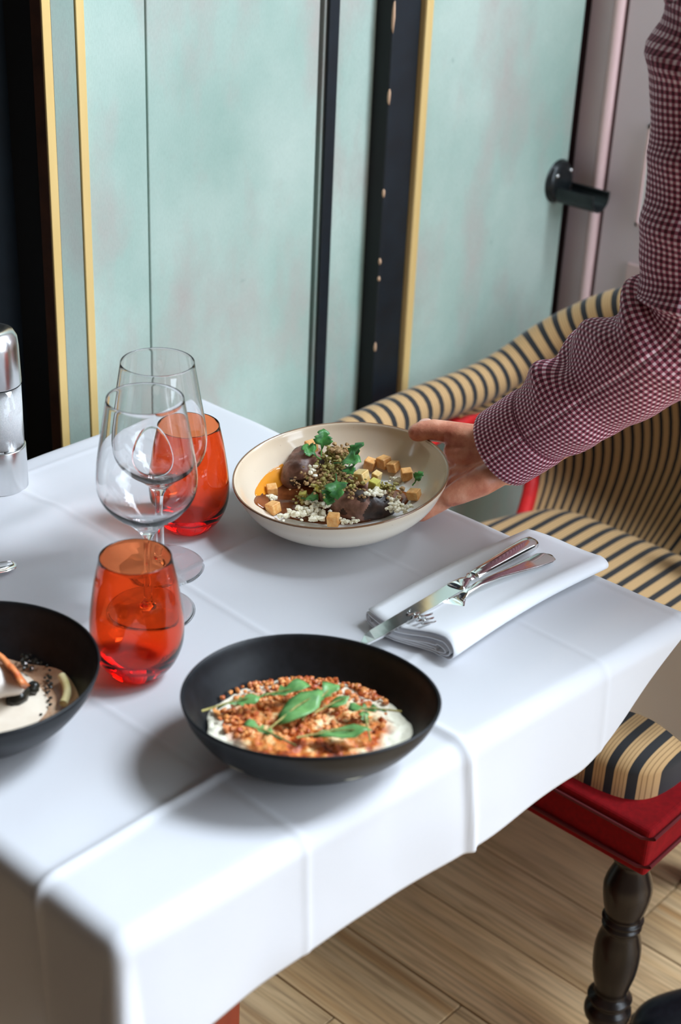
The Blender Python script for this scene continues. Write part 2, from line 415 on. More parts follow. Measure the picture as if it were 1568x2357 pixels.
# worn spots on the arris of the post
for i, (px, py, hh) in enumerate(((912, 40, .032), (901, 222, .018), (892, 443, .010), (881, 600, .007), (878, 640, .006), (869, 797, .012))):
    d = ray(px, py); t = (.3735-CAM[1])/d[1]; q = CAM+d*t
    V, Fc = blob((.7008, .3738, q[2]), (.0021, .0021, hh*.62), 2, .35, 3, i)
    mk('paint_chip', V, Fc, 'chip', po)
wp('gold_strip', .7540, .7690, .364, 'gold', b=.003)
wp('patina_panel', .7695, 1.137, .381, 'wall', b=.004)
wp('recess_board', 1.1375, 1.175, .43, 'black_gap')  # black board puts the shadow of the corner recess into colour
wr = struct(mk('wall_right', *box(1.176, 1.30, -.53, .47, 0, WZ), 'pink_dark', loc=(1.2, 0, 0), smooth=False))
bx('wall_panel', (1.164, 1.177, .352, .391, 0, WZ), 'pink', wr, .002)
V = []; prof = [(1.164+0, .352), (1.160, .350), (1.1565, .3445), (1.1575, .339), (1.161, .3355), (1.165, .334), (1.178, .334), (1.178, .352)]
V = [(x, y, z) for z in (0, WZ) for x, y in prof]; n = len(prof)
mk('moulding', V, [(i, (i+1) % n, n+(i+1) % n, n+i) for i in range(n)], 'pink_trim', wr)
bx('groove', (1.170, 1.178, .328, .334, 0, WZ), 'pink_dark', wr)
bx('wall_panel', (1.166, 1.178, -.52, .328, 0, WZ), 'pink', wr, .002)
t = thing('notice_frame', 'small white framed card on the pink wall beside the waiter\'s sleeve', 'frame', (1.165, .20, .84))
bx('card', (1.161, 1.1655, .135, .262, .81, .95), 'white', t, .0008)
fr = join(box(1.158, 1.1655, .262, .266, .804, .956), box(1.158, 1.1655, .131, .135, .804, .956), box(1.158, 1.1655, .131, .266, .804, .810), box(1.158, 1.1655, .131, .266, .95, .956))
mk('frame', *fr, 'pink_trim', t, smooth=False)
t = tag(bx('socket_plate', (1.161, 1.1658, .19, .272, .69, .745), 'pink_trim', None, .002, loc=(1.165, .23, .7)), 'pink painted blank plate low on the pink wall behind the chair back', 'plate')
# window in the right-hand wall, beyond the frame of the photograph
w1 = struct(mk('window_1', *join(box(1.18, 1.27, -2.86, -2.80, .8, 3.6), box(1.18, 1.27, -.59, -.53, .8, 3.6), box(1.18, 1.27, -2.86, -.53, .74, .8), box(1.18, 1.27, -2.86, -.53, 3.54, 3.6), box(1.20, 1.25, -1.76, -1.72, .8, 3.54)), 'white', loc=(1.2, -1.7, .8), smooth=False))
struct(mk('wall_right', *box(1.18, 1.30, -2.86, -.53, 0, .74), 'pink', loc=(1.2, -1.7, 0), smooth=False))
struct(mk('wall_right', *box(1.18, 1.30, -3.4, -2.86, 0, WZ), 'pink', loc=(1.2, -3.1, 0), smooth=False))

# hook on the wall
hk = thing('wall_hook', 'black metal half-pipe bracket on round rose fixed to the green wall', 'hook', (1.113, .381, .855))
def yax(c):  # lathe axis z -> world -y
    return lambda V: np.stack([V[:, 0]+c[0], c[1]-V[:, 2], V[:, 1]+c[2]], -1)
V, Fc = lathe(smoothprof([(0, .012), (.012, .0118), (.022, .0105), (.029, .007), (.031, .002), (.031, 0), (0, 0)], 4), 40, yax((1.113, .381, .855)))
fixn(mk('rose', V, Fc, 'hook', hk))
a = np.linspace(math.pi*.93, math.pi*2.07, 26); ro, ri = .0235, .0195; c0 = (1.118, .372, .846)
prof = [(ro*math.cos(t), ro*math.sin(t)) for t in a]+[(ri*math.cos(t), ri*math.sin(t)) for t in a[::-1]]; n = len(prof)
V = []
for k, (yy) in enumerate((0, -.02, -.045, -.068)):
    V += [(c0[0]+x, c0[1]+yy, c0[2]+z) for x, z in prof]
Fc = grid(4, n, cv=True)+[tuple(range(n)), tuple(range(4*n-1, 3*n-1, -1))]
bev(fixn(mk('trough', V, Fc, 'hook', hk, smooth=False)), .001, 2, .8)
for dx, dz in ((-.018, .013), (.016, .016)):
    V, Fc = lathe([(0, .0025), (.0028, .002), (.0036, 0), (0, 0)], 12, yax((1.113+dx, .3705, .855+dz)))
    fixn(mk('screw', V, Fc, 'steel', hk))

# ------------------------------------------------------------------ table
TZ = .75
tb = thing('dining_table', 'small square dining table under the white cloth with red-brown pedestal', 'table', (0, 0, 0))
bx('tabletop', (-.312, .318, -.290, .318, .724, .7455), 'mahogany', tb, .006)
bx('pedestal', (-.045, .045, -.045, .045, .05, .722), 'mahogany', tb, .004)
for ang in range(4):
    c, s = math.cos(ang*math.pi/2+math.pi/4), math.sin(ang*math.pi/2+math.pi/4)
    V, Fc = box(.03, .30, -.03, .03, 0.001, .055); V = np.array(V); V[:, 2] -= np.where((V[:, 0] > .2) & (V[:, 2] > .03), .02, 0)
    V = np.stack([V[:, 0]*c-V[:, 1]*s, V[:, 0]*s+V[:, 1]*c, V[:, 2]], -1)
    bev(mk('foot', V, Fc, 'mahogany', tb, smooth=False), .004)
# cloth: one sheet bent over the four edges
def yfront(x): return -.316-.0257*x/.33
RB = .016
def bend(e, r=RB):
    q = r*math.pi/2
    out = np.where(e < q, r*np.sin(np.minimum(e, q)/r), r); dn = np.where(e < q, r*(1-np.cos(np.minimum(e, q)/r)), r+(e-q))
    return out, dn
cF0, cL0 = at(704, 1597, .812), at(-52, 1535, .81)
def cloth():
    hx = .335; q = .012
    def axis(a, b, DL, DR, nt, nf):
        mid = np.linspace(0, 1, nt); return np.concatenate([-np.linspace(1, 0, nf, endpoint=False), mid, 1+np.linspace(0, 1, nf+1)[1:]])
    A = axis(0, 0, 0, 0, 230, 46); Bp = axis(0, 0, 0, 0, 230, 46)
    aa, bb = np.meshgrid(A, Bp, indexing='ij')
    ta, tb_ = np.clip(aa, 0, 1), np.clip(bb, 0, 1)
    xl, xr = -.318+q, hx-q
    X = xl+(xr-xl)*ta
    yf = yfront(X)+q; yb = hx-q
    Y = yf+(yb-yf)*tb_
    def sst(x, a, b):
        t = np.clip((x-a)/(b-a), 0, 1); return t*t*(3-2*t)
    Df = .124+.002*np.sin(X*21+1)-.012*sst(X, -.25, .05)-.100*sst(X, .17, .345)
    Db = .12+0*X; Dl = .26+.004*np.sin(Y*30); Dr = .212-.03*sst(Y, -.1, .3)
    ex = np.where(aa < 0, -aa*Dl, np.where(aa > 1, (aa-1)*Dr, 0)); ey = np.where(bb < 0, -bb*Df, np.where(bb > 1, (bb-1)*Db, 0))
    sx = np.where(aa < 0, -1, 1.); sy = np.where(bb < 0, -1, 1.)
    e = np.hypot(ex, ey); ph = np.arctan2(ey, ex+1e-12)
    out, dn = bend(e)
    fl = .30*np.sin(2*ph)**2*np.where((sx < 0) & (sy < 0), .45, np.where(sy < 0, .30, 1.))
    out = out+dn*fl
    # gentle hang of the flaps
    wav = np.where(ey > ex, .004*np.sin(X*17+.6)+.002*np.sin(X*39), .008*np.sin(Y*19+1.)+.005*np.sin(Y*43))
    out = out+dn*np.where((sx > 0) & (ex > 0), .34*np.cos(ph)**2, 0)
    out = out+np.clip(dn-.012, 0, 1)/.12*(wav+.006*(ey > ex))
    PX = X+sx*np.cos(ph)*out*(e > 0); PY = Y+sy*np.sin(ph)*out*(e > 0); PZ = TZ-dn
    # fold creases of the pressed linen and soft undulations; moved along the sheet normal
    th = np.clip(e/(RB*math.pi/2), 0, 1)*math.pi/2
    nx, ny, nzv = sx*np.cos(ph)*np.sin(th), sy*np.sin(ph)*np.sin(th), np.cos(th)
    def ridge(v, c, h, wd): return h*np.exp(-((v-c)/wd)**2)
    xs = np.where(ex > 0, X+sx*ex, X); ys = np.where(ey > 0, Y+sy*ey, Y)
    front = sst(-ys, .22, .28)
    h = ridge(xs, .028+.006*np.sin(ys*8), .0012+.0035*front, .0035+.0015*front)
    h += ridge(ys, -.209, .0014+.002*sst(-xs, .05, .2), .0040)+ridge(ys, .036+.004*np.sin(xs*9), .0010, .0035)
    h += ridge(ys, .303, .0010, .003)*(xs < .17)+ridge(xs, .322, .0010, .003)*(ys < .1)
    h += ridge(xs, -.150, .0010, .003)+ridge(xs, .205, .0008, .003)
    lump = np.array([noise.noise(Vector((x*7, y*7, 3.1)))+.5*noise.noise(Vector((x*15, y*15, 9.1))) for x, y in zip(xs.ravel(), ys.ravel())]).reshape(xs.shape)
    h += .0016*lump+.0025*lump*np.clip(e/.1, 0, 1)
    h += .006*np.exp(-(((xs-.02)/.03)**2+((ys-.16)/.07)**2))+.004*np.exp(-(((xs+.02)/.09)**2+((ys-.215)/.02)**2))
    for fx, fy, fr_ in ((cF0[0], cF0[1], .055), (cL0[0], cL0[1], .055)):
        h = np.where(e > 0, h, h*(1-np.exp(-(np.hypot(xs-fx, ys-fy)/fr_)**6)))
    h = np.clip(h, -.0008, None)
    P = np.stack([PX+nx*h, PY+ny*h, PZ+nzv*h+.0015], -1).reshape(-1, 3)
    n = len(A)
    return P, grid(n, n)
V, Fc = cloth()
tc = tag(mk('tablecloth', V, Fc, 'cloth', loc=(0, 0, .75)), 'white pressed linen tablecloth hanging over the dining table', 'tablecloth')
so = tc.modifiers.new('thick', 'SOLIDIFY'); so.thickness = .0012; so.offset = -1

# ------------------------------------------------------------------ glasses
def glass_T(c): return lambda V: V+np.array(c)
def tumbler(px, py, label):
    c = at(px, py, TZ+.001); c[2] = TZ+.0022
    t = thing('tumbler', label, 'glass', c, 'orange-red tumblers on the cloth')
    o = smoothprof([(.0, .0004), (.017, .0003), (.0215, .0012), (.0265, .006), (.033, .015), (.0380, .028), (.0397, .041), (.0388, .060), (.0352, .086), (.0305, .1090)], 5)
    i = smoothprof([(.0293, .1090), (.0339, .086), (.0372, .060), (.0380, .041), (.0355, .028), (.0290, .018), (.018, .0135), (.0, .0125)], 5)
    P = np.vstack([o, [(.0299, .1120), (.02985, .1126), (.0295, .1129), (.0291, .1126), (.0289, .1120)], i]); P[P[:, 0] < 0] *= (0, 1)
    V, Fc = lathe(P, 64, glass_T(c)); fixn(mk('glass_wall', V, Fc, 'red_glass', t))
def wineglass(px, py, label):
    c = at(px, py, TZ+.001); c[2] = TZ+.0022
    t = thing('wine_glass', label, 'glass', c, 'empty wine glasses on the cloth')
    ft = np.vstack([smoothprof([(0, .0004), (.0385, .0003), (.0398, .0010), (.0390, .0018), (.030, .0027), (.012, .0055), (.0052, .0105), (.0040, .020), (.0036, .050), (.0040, .0715), (.0060, .079), (.0112, .0865), (.0205, .0955), (.0315, .1045), (.0405, .1165), (.0440, .130), (.0433, .147), (.0392, .173), (.0336, .2070)], 5),
                    [(.0331, .2100), (.03305, .2106), (.0328, .2109), (.0325, .2106), (.0324, .2100)], smoothprof([(.0329, .2070), (.0385, .173), (.0426, .147), (.0433, .130), (.0397, .1172), (.0304, .106), (.0190, .0975), (.0085, .0905), (.0, .088)], 5)])
    ft[ft[:, 0] < 0] *= (0, 1)
    k = 45
    V, Fc = lathe(ft, 72, glass_T(c)); fixn(mk('glass_body', V, Fc, 'glass', t))
tumbler(318, 1547, 'orange-red tumbler nearest the left black bowl, in front')
tumbler(436, 1215, 'orange-red tumbler behind the wine glasses, left of the cream bowl')
wineglass(344, 1408, 'clear stemmed wine glass in front, lower of the two')
wineglass(370, 1306, 'clear stemmed wine glass at the back, nearer the far tumbler')

# ------------------------------------------------------------------ salt mill
c = at(4, 1120, TZ); c[2] = TZ+.0022
t = thing('salt_mill', 'steel and clear salt mill at the left edge of the table', 'mill', c)
def lp(name, prof, m, par, c, n=48, s=1): 
    V, Fc = lathe(smoothprof(prof, s) if s > 1 else prof, n, glass_T(c)); return fixn(mk(name, V, Fc, m, par))
bev(lp('base', [(0, 0), (.0272, 0), (.0278, .001), (.0275, .047), (.026, .0475), (0, .0475)], 'brushed', t, c), .0006)
lp('clear_body', [(0, .0478), (.0262, .0478), (.0262, .1148), (0, .1148)], 'acrylic', t, c)
lp('salt', [(0, .050), (.0235, .050), (.0235, .104), (.012, .1075), (0, .109)], 'salt', t, c)
lp('cap', [(0, .1162), (.0268, .1162), (.0270, .117), (.0262, .155), (.0252, .165), (.0215, .1715), (.013, .174), (0, .1745)], 'brushed', t, c)
lp('seam_ring', [(0, .1150), (.0266, .1150), (.0266, .1160), (0, .1160)], 'black_gap', t, c)
lp('knob', [(0, .1745), (.004, .1745), (.0035, .179), (.0062, .184), (.006, .189), (0, .191)], 'steel', t, c)

# ------------------------------------------------------------------ napkin and cutlery
NX0, NX1, NYB, NYF = .098, .335, -.146, -.240
nk = []
def napkin_section(k):
    "nested folds: polyline in (y, z), rounded at the front"
    P = []
    for lay in range(3):
        ins = lay*.0042; hf, hb = .0205-ins*1.6, .0125-ins*1.2
        yb, yf = NYB-ins*.6, NYF+ins*1.3
        top = [(yb+(yf-yb)*t, TZ+.0050+hb*.5+hb*.5+(hf-hb)*t**.8+.0012*math.sin(t*7+k*2)) for t in np.linspace(0, .88, 12)]
        zc = TZ+.0050+hf*.5+ins*.3
        fr_ = [(yf+.010-.012*math.sin(a), zc+hf*.5*math.cos(a)) for a in np.linspace(.15, math.pi-.1, 10)]
        bot = [(yf+(yb-yf)*t, TZ+.0050+ins*.55) for t in np.linspace(.12, .97, 8)]
        back = [(yb+.003*math.sin(a), TZ+.0050+ins*.55+(hb*.5)*(1-math.cos(a))*.9) for a in np.linspace(.4, 2.2, 4)] if lay < 2 else []
        P += top+fr_+bot+back
    return np.array(P)
xs = np.linspace(NX0, NX1, 26); S = []
for k, x in enumerate(xs):
    s = napkin_section(x*9); t = (x-NX0)/(NX1-NX0)
    s[:, 1] = TZ+.0050+(s[:, 1]-TZ-.0035)*(1-.35*t); s[:, 0] += .006*math.sin(t*3)-.004*t
    xx = np.full(len(s), x)+.006*np.sin((s[:, 0]-NYB)*60)*(1-t)
    S.append(np.stack([xx, s[:, 0], s[:, 1]], -1))
nn = len(S[0])
o = tag(mk('napkin', np.concatenate(S), grid(len(xs), nn), 'napkin', loc=(.21, -.19, TZ+.003)), 'folded white linen napkin under the knife and fork', 'napkin')
md = o.modifiers.new('thick', 'SOLIDIFY'); md.thickness = .0012; md.offset = 0

def local(c, d, z):  # frame along direction d on the table
    d = np.array([d[0], d[1], 0.]); d /= np.linalg.norm(d); n = np.array([-d[1], d[0], 0.])
    return lambda V: np.array(c)+np.outer(V[:, 0], d)+np.outer(V[:, 1], n)+np.outer(V[:, 2], [0, 0, 1.])
def strip(rows):
    "loft of elliptical sections: rows of (x, y, z, half width, half thickness)"
    n = 16; a = np.arange(n)*2*math.pi/n; V = []
    for x, y, z, hw, ht in rows: V.append(np.stack([np.full(n, x), y+hw*np.sign(np.cos(a))*np.abs(np.cos(a))**.7, z+ht*np.sign(np.sin(a))*np.abs(np.sin(a))**.9], -1))
    k = len(rows); return np.concatenate(V), grid(k, n, cv=True)+[tuple(range(n-1, -1, -1)), tuple(range((k-1)*n, k*n))]
k1, k0 = at(1228, 1247, .774), at(842, 1478, .772)
ln = np.linalg.norm(k1-k0); kd = (k0-k1)
t = thing('table_knife', 'polished steel table knife with a tapered handle on the napkin', 'knife', (k1+k0)/2)
Tl = local(k1, kd, 0)
h = strip([(x, 0, 0, w_, h_) for x, w_, h_ in ((0, .004, .003), (.002, .0078, .0052), (.01, .0092, .0058), (.04, .0088, .0056), (.075, .0072, .0050), (.094, .0066, .0048), (.097, .0050, .0040))])
o = fixn(mk('handle', Tl(h[0]), h[1], 'steel', t))
h = strip([(x, 0, 0, w_, h_) for x, w_, h_ in ((.0965, .0042, .0036), (.100, .0060, .0050), (.103, .0042, .0036), (.107, .0046, .0036), (.110, .0064, .0042), (.118, .0085, .0034), (.124, .0092, .0020))])
fixn(mk('bolster', Tl(h[0]), h[1], 'steel', t))
prof = []; nb = 16
for i in range(nb+1):
    u = i/nb; x = .122+u*(ln+.012-.122); up_ = .0088*(1-.25*u); lo = -.0090*(1-.10*u)
    if u > .8: lo = lo+(up_*0.6-lo)*((u-.8)/.2)**2; up_ = up_-.002*((u-.8)/.2)
    prof.append((x, up_, lo))
V = []
for x, up_, lo in prof: V += [(x, up_, -.0012), (x, lo, -.0006), (x, lo, -.0002), (x, up_, .0012)]
Fc = grid(nb+1, 4, cv=True)+[(3, 2, 1, 0), tuple(range(4*nb, 4*nb+4))]
bev(fixn(mk('blade', Tl(np.array(V)), Fc, 'steel', t, smooth=False)), .0003)

f1, f0 = at(1268, 1283, .772), at(968, 1432, .773)
fl = np.linalg.norm(f1-f0); Tl = local(f1, f0-f1, 0)
t = thing('table_fork', 'polished steel table fork lying beside the knife on the napkin', 'fork', (f1+f0)/2)
rows = [(0, 0, .002, .004, .0012), (.003, 0, .0022, .0085, .0015), (.010, 0, .003, .0106, .0016), (.030, 0, .004, .0092, .0017), (.055, 0, .0065, .0062, .0018), (.08, 0, .0095, .0042, .0019), (.105, 0, .0105, .0034, .0020), (.122, 0, .0085, .0034, .0020), (.130, 0, .005, .0045, .0018)]
h = strip(rows); fixn(mk('handle', Tl(h[0]), h[1], 'steel', t))
rows = [(.128, 0, .0055, .0050, .0014), (.134, 0, .0020, .0095, .0012), (.142, 0, -.0010, .0122, .0011), (.150, 0, -.0016, .0124, .0011), (.156, 0, -.0012, .0120, .0010)]
h = strip(rows); fixn(mk('fork_head', Tl(h[0]), h[1], 'steel', t))
for yy in (-.0098, -.0033, .0033, .0098):
    h = strip([(.154, yy, -.0012, .0019, .0010), (.170, yy*.98, .0015, .0017, .0010), (.190, yy*.95, .0070, .0013, .0009), (fl+.004, yy*.93, .0115, .0006, .0006)])
    fixn(mk('tine', Tl(h[0]), h[1], 'steel', t))
s1 = at(36, 1298, TZ+.0065); sd = at(-40, 1316, TZ+.0065)-s1
Tl = local(s1, sd, 0); t = thing('table_spoon', 'rounded steel cutlery handle end beside the left black bowl', 'spoon', s1)
h = strip([(0, 0, 0, .004, .0012), (.003, 0, 0, .0085, .0016), (.012, 0, 0, .0104, .0017), (.035, 0, .001, .0085, .0018), (.08, 0, .004, .0045, .0019), (.12, 0, .004, .0036, .0019), (.134, 0, .001, .004, .0018)])
fixn(mk('handle', Tl(h[0]), h[1], 'steel', t))
V, Fc = ico(3); V = np.array(V)*(.026, .018, .006)+(.158, 0, .0005); V[:, 2] = np.where(V[:, 2] > .001, .0016-.5*(V[:, 2]), V[:, 2])
fixn(mk('spoon_bowl', Tl(V), Fc, 'steel', t))

# ------------------------------------------------------------------ bowls
def frame_T(c, n, ax=None):
    n = np.array(n, float); n /= np.linalg.norm(n); a = np.array(E1 if ax is None else ax, float); a = a-n*(a@n); a /= np.linalg.norm(a); b = np.cross(n, a)
    M_ = np.stack([a, b, n]); return (lambda V: np.asarray(V)@M_+np.array(c)), M_
# cream bowl, tipped as it is set down
BO = at(784, 1087, .814); BN = E3-math.tan(math.radians(5.5))*E1-math.tan(math.radians(2.5))*E2; BN /= np.linalg.norm(BN)
BC = BO-BN*.055; TW, MW = frame_T(BC, BN)
prof_o = smoothprof([(0, .0035), (.040, .0030), (.0455, .0), (.0495, .0004), (.053, .0045), (.075, .0135), (.094, .0285), (.1045, .0460), (.1075, .0540)], 5)
prof_i = smoothprof([(.1072, .0556), (.1050, .0545), (.1010, .0450), (.0900, .0285), (.073, .0160), (.052, .0098), (.025, .0082), (0, .0080)], 5)
P = np.vstack([prof_o, prof_i]); P[P[:, 0] < 0] *= (0, 1)
V, Fc = lathe(P, 96, TW); kP = len(P); no = len(prof_o)
seg = np.concatenate([[0], np.cumsum(np.linalg.norm(np.diff(P, axis=0), axis=1))]); seg /= seg[-1]
rimd = np.exp(-((seg-seg[no])/.008)**2)
uv = np.tile(np.stack([seg, rimd], -1), (96, 1))
wb = tag(mk('cream_bowl', V, Fc, 'glaze', loc=BC, uv=uv), 'cream glazed bowl with brown rim held by the waiter', 'bowl')
fixn(wb)
def inbowl_h(p):
    q = MW@(p-BC); r = math.hypot(q[0], q[1]); ii = prof_i[::-1]; return float(np.interp(r, ii[:, 0], ii[:, 1]))
def onbowl(px, py, h, lift=.002):
    "point at height h above the foot plane of the cream bowl, or on its inner wall where the wall comes first"
    d = ray(px, py); f = lambda hh: CAM+d*(((BC+BN*hh-CAM)@BN)/(d@BN))
    for hh in np.arange(.056, h, -.0005):
        q = f(hh); r = np.linalg.norm((q-BC)-BN*((q-BC)@BN))
        if r < .104 and inbowl_h(q)+lift >= hh: return q
    return f(h)
# jus: a thin pool following the bowl floor
def pool(pts, h0, m, name, label, cat, dome=.0012):
    c0 = np.mean(pts, axis=0); cen = onbowl(*c0, .0, .0004); V = [cen+BN*dome]; Fc = []
    ctr = smoothprof(np.vstack([pts, pts[:1]]), 4)[:-1]; n = len(ctr); rings = (.35, .7, .93, 1.0)
    for k, r in enumerate(rings):
        for p in ctr:
            q = onbowl(*(c0+(np.array(p)-c0)*r), .0, .0004); V.append(q+BN*(dome*(1-r**4)+.0002))
    Fc = [(0, 1+i, 1+(i+1) % n) for i in range(n)]
    for k in range(len(rings)-1):
        Fc += [(1+k*n+i, 1+(k+1)*n+i, 1+(k+1)*n+(i+1) % n, 1+k*n+(i+1) % n) for i in range(n)]
    o = fixn(mk(name, V, Fc, m)); s_ = o.modifiers.new('t', 'SOLIDIFY'); s_.thickness = .0008; s_.offset = 1
    return tag(o, label, cat)
pool(np.array([(652, 1066), (612, 1092), (588, 1128), (596, 1146), (640, 1140), (668, 1100)], float), .0085, 'orange_jus', 'orange_jus', 'orange jus pooled at the left of the cream bowl', 'sauce')
pool(np.array([(640, 1110), (592, 1140), (590, 1162), (640, 1186), (720, 1204), (810, 1206), (880, 1192), (930, 1165), (940, 1135), (860, 1120), (760, 1120)], float), .0092, 'jus', 'brown_jus', 'dark brown jus under the meat in the cream bowl', 'sauce', .0016)
# two pieces of meat
def meat(pxs, rad, label, seed, charred):
    c = [onbowl(x, y, h) for x, y, h in pxs]; parts = []
    for (a, b), (ra, rb) in zip(zip(c[:-1], c[1:]), zip(rad[:-1], rad[1:])): parts += chain((*a, ra), (*b, rb))
    V, Fc = remesh(parts, .0018, 8)
    d = np.array([noise.noise(Vector(v)*110+Vector((seed, 0, 0)))+.6*noise.noise(Vector(v)*260) for v in V])
    V = V+BN*(d*.0012)[:, None]
    o = mk('meat_piece', V, Fc, 'meat', mats=['meat', 'char'], loc=c[0])
    ctr = np.array([V[list(f)].mean(0) for f in Fc])
    hz = (ctr-BC)@BN; nn_ = np.array([noise.noise(Vector(p)*70+Vector((seed*3., 1, 2))) for p in ctr])
    mi = [int(charred(p, h_, k)) for p, h_, k in zip(ctr, hz, nn_)]
    o.data.polygons.foreach_set('material_index', mi)
    return tag(o, label, 'meat')
topc = onbowl(706, 1040, .034)
meat([(672, 1104, .020), (684, 1086, .026), (702, 1060, .031), (722, 1058, .032), (735, 1090, .024)], [.0125, .0165, .0165, .0135, .015],
     'browned roast meat piece with charred top, left of the herbs', 1, lambda p, h, k: np.linalg.norm(p-topc) < .017+.006*k or k > .42)
meat([(762, 1140, .020), (792, 1156, .020), (832, 1164, .020), (868, 1164, .018), (893, 1168, .015)], [.0125, .0165, .0175, .0150, .009],
     'dark roast meat piece in front of the herbs, right of centre', 2, lambda p, h, k: (p-onbowl(893, 1160, .02))@E1 > -.02+.01*k or k > .38)
meat([(770, 1098, .018), (800, 1110, .020), (838, 1122, .018)], [.015, .016, .012], 'roast meat piece buried beneath the crumble in the middle', 3, lambda p, h, k: k > .2)

def cube(name, px, py, h, s, m, label, seed, grp):
    r = random.Random(seed); c = onbowl(px, py, h, s*.52)
    bm = bmesh.new(); bmesh.ops.create_cube(bm, size=1)
    bmesh.ops.bevel(bm, geom=bm.edges[:], offset=.06, segments=1, affect='EDGES')
    for v in bm.verts:
        v.co *= 1+.07*noise.noise(v.co*2+Vector((seed*3.3, 0, 0)))
    V = np.array([v.co[:] for v in bm.verts])*s*np.array([1, r.uniform(.85, 1.1), r.uniform(.85, 1.05)]); Fc = [tuple(x.index for x in f.verts) for f in bm.faces]; bm.free()
    A = np.array(Matrix.Rotation(r.uniform(0, 1.5), 3, 'Z')@Matrix.Rotation(r.uniform(-.25, .25), 3, 'X'))
    o = mk(name, V@A.T@MW+c, Fc, m, loc=c, smooth=False); return tag(o, label, name.split('_')[0], grp)
G = 'toasted cubes in the cream bowl'
CR = [(717, 1027, .052, .0112, 'crouton', 'toasted crouton cube perched on top of the left meat piece'),
      (811, 1040, .030, .0105, 'crouton', 'toasted crouton cube behind the herb crumble'),
      (852, 1068, .0165, .0108, 'crouton', 'toasted crouton cube, leftmost of the row of four at the back right'),
      (884, 1064, .0160, .0112, 'crouton', 'toasted crouton cube, second from left in the back right row'),
      (906, 1074, .0155, .0110, 'crouton', 'toasted crouton cube, third from left in the back right row'),
      (936, 1092, .0165, .0108, 'crouton', 'toasted crouton cube, rightmost of the back right row'),
      (626, 1127, .0165, .0105, 'crouton', 'toasted crouton cube in the jus beside the orange pool'),
      (629, 1169, .0175, .0115, 'crouton', 'toasted crouton cube at the left front inside the bowl rim'),
      (768, 1196, .0185, .0118, 'crouton', 'toasted crouton cube at the front centre by the bowl rim'),
      (832, 1098, .036, .0128, 'crouton_pale', 'pale yellow crouton cube on top of the right meat piece'),
      (862, 1115, .033, .0100, 'cress', 'yellow-green vegetable cube beside the pale crouton'),
      (867, 1096, .028, .0090, 'crouton_pale', 'small pale crouton behind the yellow-green cube'),
      (953, 1138, .0195, .0110, 'crouton', 'orange toasted crouton leaning on the right bowl wall'),
      (735, 1122, .034, .0075, 'cress', 'yellow-green vegetable cube at the foot of the herb leaves'),
      (698, 1141, .0190, .0078, 'cress', 'yellow-green vegetable cube in front of the left meat piece')]
for i, (px, py, h, s, mm, lb) in enumerate(CR): cube('vegetable_cube' if mm == 'cress' else 'crouton', px, py, h, s, mm, lb, i+3, G)
# crumble: uncountable
def crumbs(name, zones, m, label, cat, seed, pt):
    r = random.Random(seed); parts = []
    for px, py, sx, sy, h0, h1, n, s in zones:
        for _ in range(n):
            x, y = r.gauss(px, sx), r.gauss(py, sy); q = pt(x, y, r.uniform(h0, h1)); z = s*r.uniform(.5, 1.25)
            parts.append(blob(q, (z, z*r.uniform(.6, 1), z*r.uniform(.5, .9)), 1, .5, 1.6, r.random()*50, r.random()*6))
    V, Fc = join(*parts); o = mk(name, V, Fc, m, smooth=False); return tag(o, label, cat, None, 'stuff')
crumbs('pale_crumble', [(735, 1165, 22, 8, .016, .024, 60, .0030), (690, 1178, 14, 8, .015, .022, 26, .0034), (624, 1144, 7, 4, .015, .021, 12, .0032), (728, 1190, 14, 5, .015, .020, 22, .0034), (655, 1186, 10, 5, .017, .020, 10, .0036), (862, 1134, 12, 5, .030, .037, 34, .0032), (905, 1160, 10, 9, .017, .026, 26, .0034), (925, 1168, 14, 5, .018, .024, 26, .0032), (716, 1080, 6, 8, .040, .046, 10, .0030), (800, 1198, 34, 4, .016, .019, 16, .0028), (912, 1112, 8, 10, .014, .018, 14, .0028)],
       'crumb', 'pale crumble scattered over the dish in the cream bowl', 'crumble', 5, onbowl)
crumbs('olive_crumble', [(775, 1048, 17, 10, .040, .052, 110, .0026), (760, 1075, 14, 14, .038, .047, 70, .0026), (750, 1115, 16, 12, .034, .040, 60, .0026), (798, 1108, 16, 12, .036, .041, 50, .0026), (885, 1120, 12, 6, .022, .030, 34, .0026), (700, 1150, 12, 8, .014, .022, 24, .0026)],
       'crumb_green', 'olive green herb crumble heaped on the meat', 'crumble', 6, onbowl)
crumbs('tan_crumble', [(720, 1100, 12, 14, .034, .040, 40, .0022), (782, 1036, 13, 7, .050, .055, 46, .0027), (765, 1090, 20, 16, .034, .044, 60, .0026), (812, 1130, 20, 10, .034, .038, 40, .0022), (685, 1112, 10, 10, .028, .034, 18, .0016), (880, 1140, 18, 10, .020, .030, 40, .0028)],
       'crumb_tan', 'tan crisp crumble among the herbs on the meat', 'crumble', 8, onbowl)
def leafmesh(outline, bendv=.4, cup=.25, nr=3):
    "flat outline (x along, y across), subdivided towards the midrib, curved"
    O = np.array(outline, float); c = np.array([O[:, 0].mean(), 0]); V = [(*c, 0)]
    for k in range(1, nr+1):
        for p in O: q = c+(p-c)*k/nr; V.append((q[0], q[1], 0))
    V = np.array(V); V[:, 2] = bendv*np.sin(V[:, 0]*2.6)*.5+cup*np.abs(V[:, 1])+.05*np.sin(V[:, 0]*9+V[:, 1]*7); n = len(O)
    Fc = [(0, 1+i, 1+(i+1) % n) for i in range(n)]
    for k in range(nr-1): Fc += [(1+k*n+i, 1+(k+1)*n+i, 1+(k+1)*n+(i+1) % n, 1+k*n+(i+1) % n) for i in range(n)]
    return V, Fc
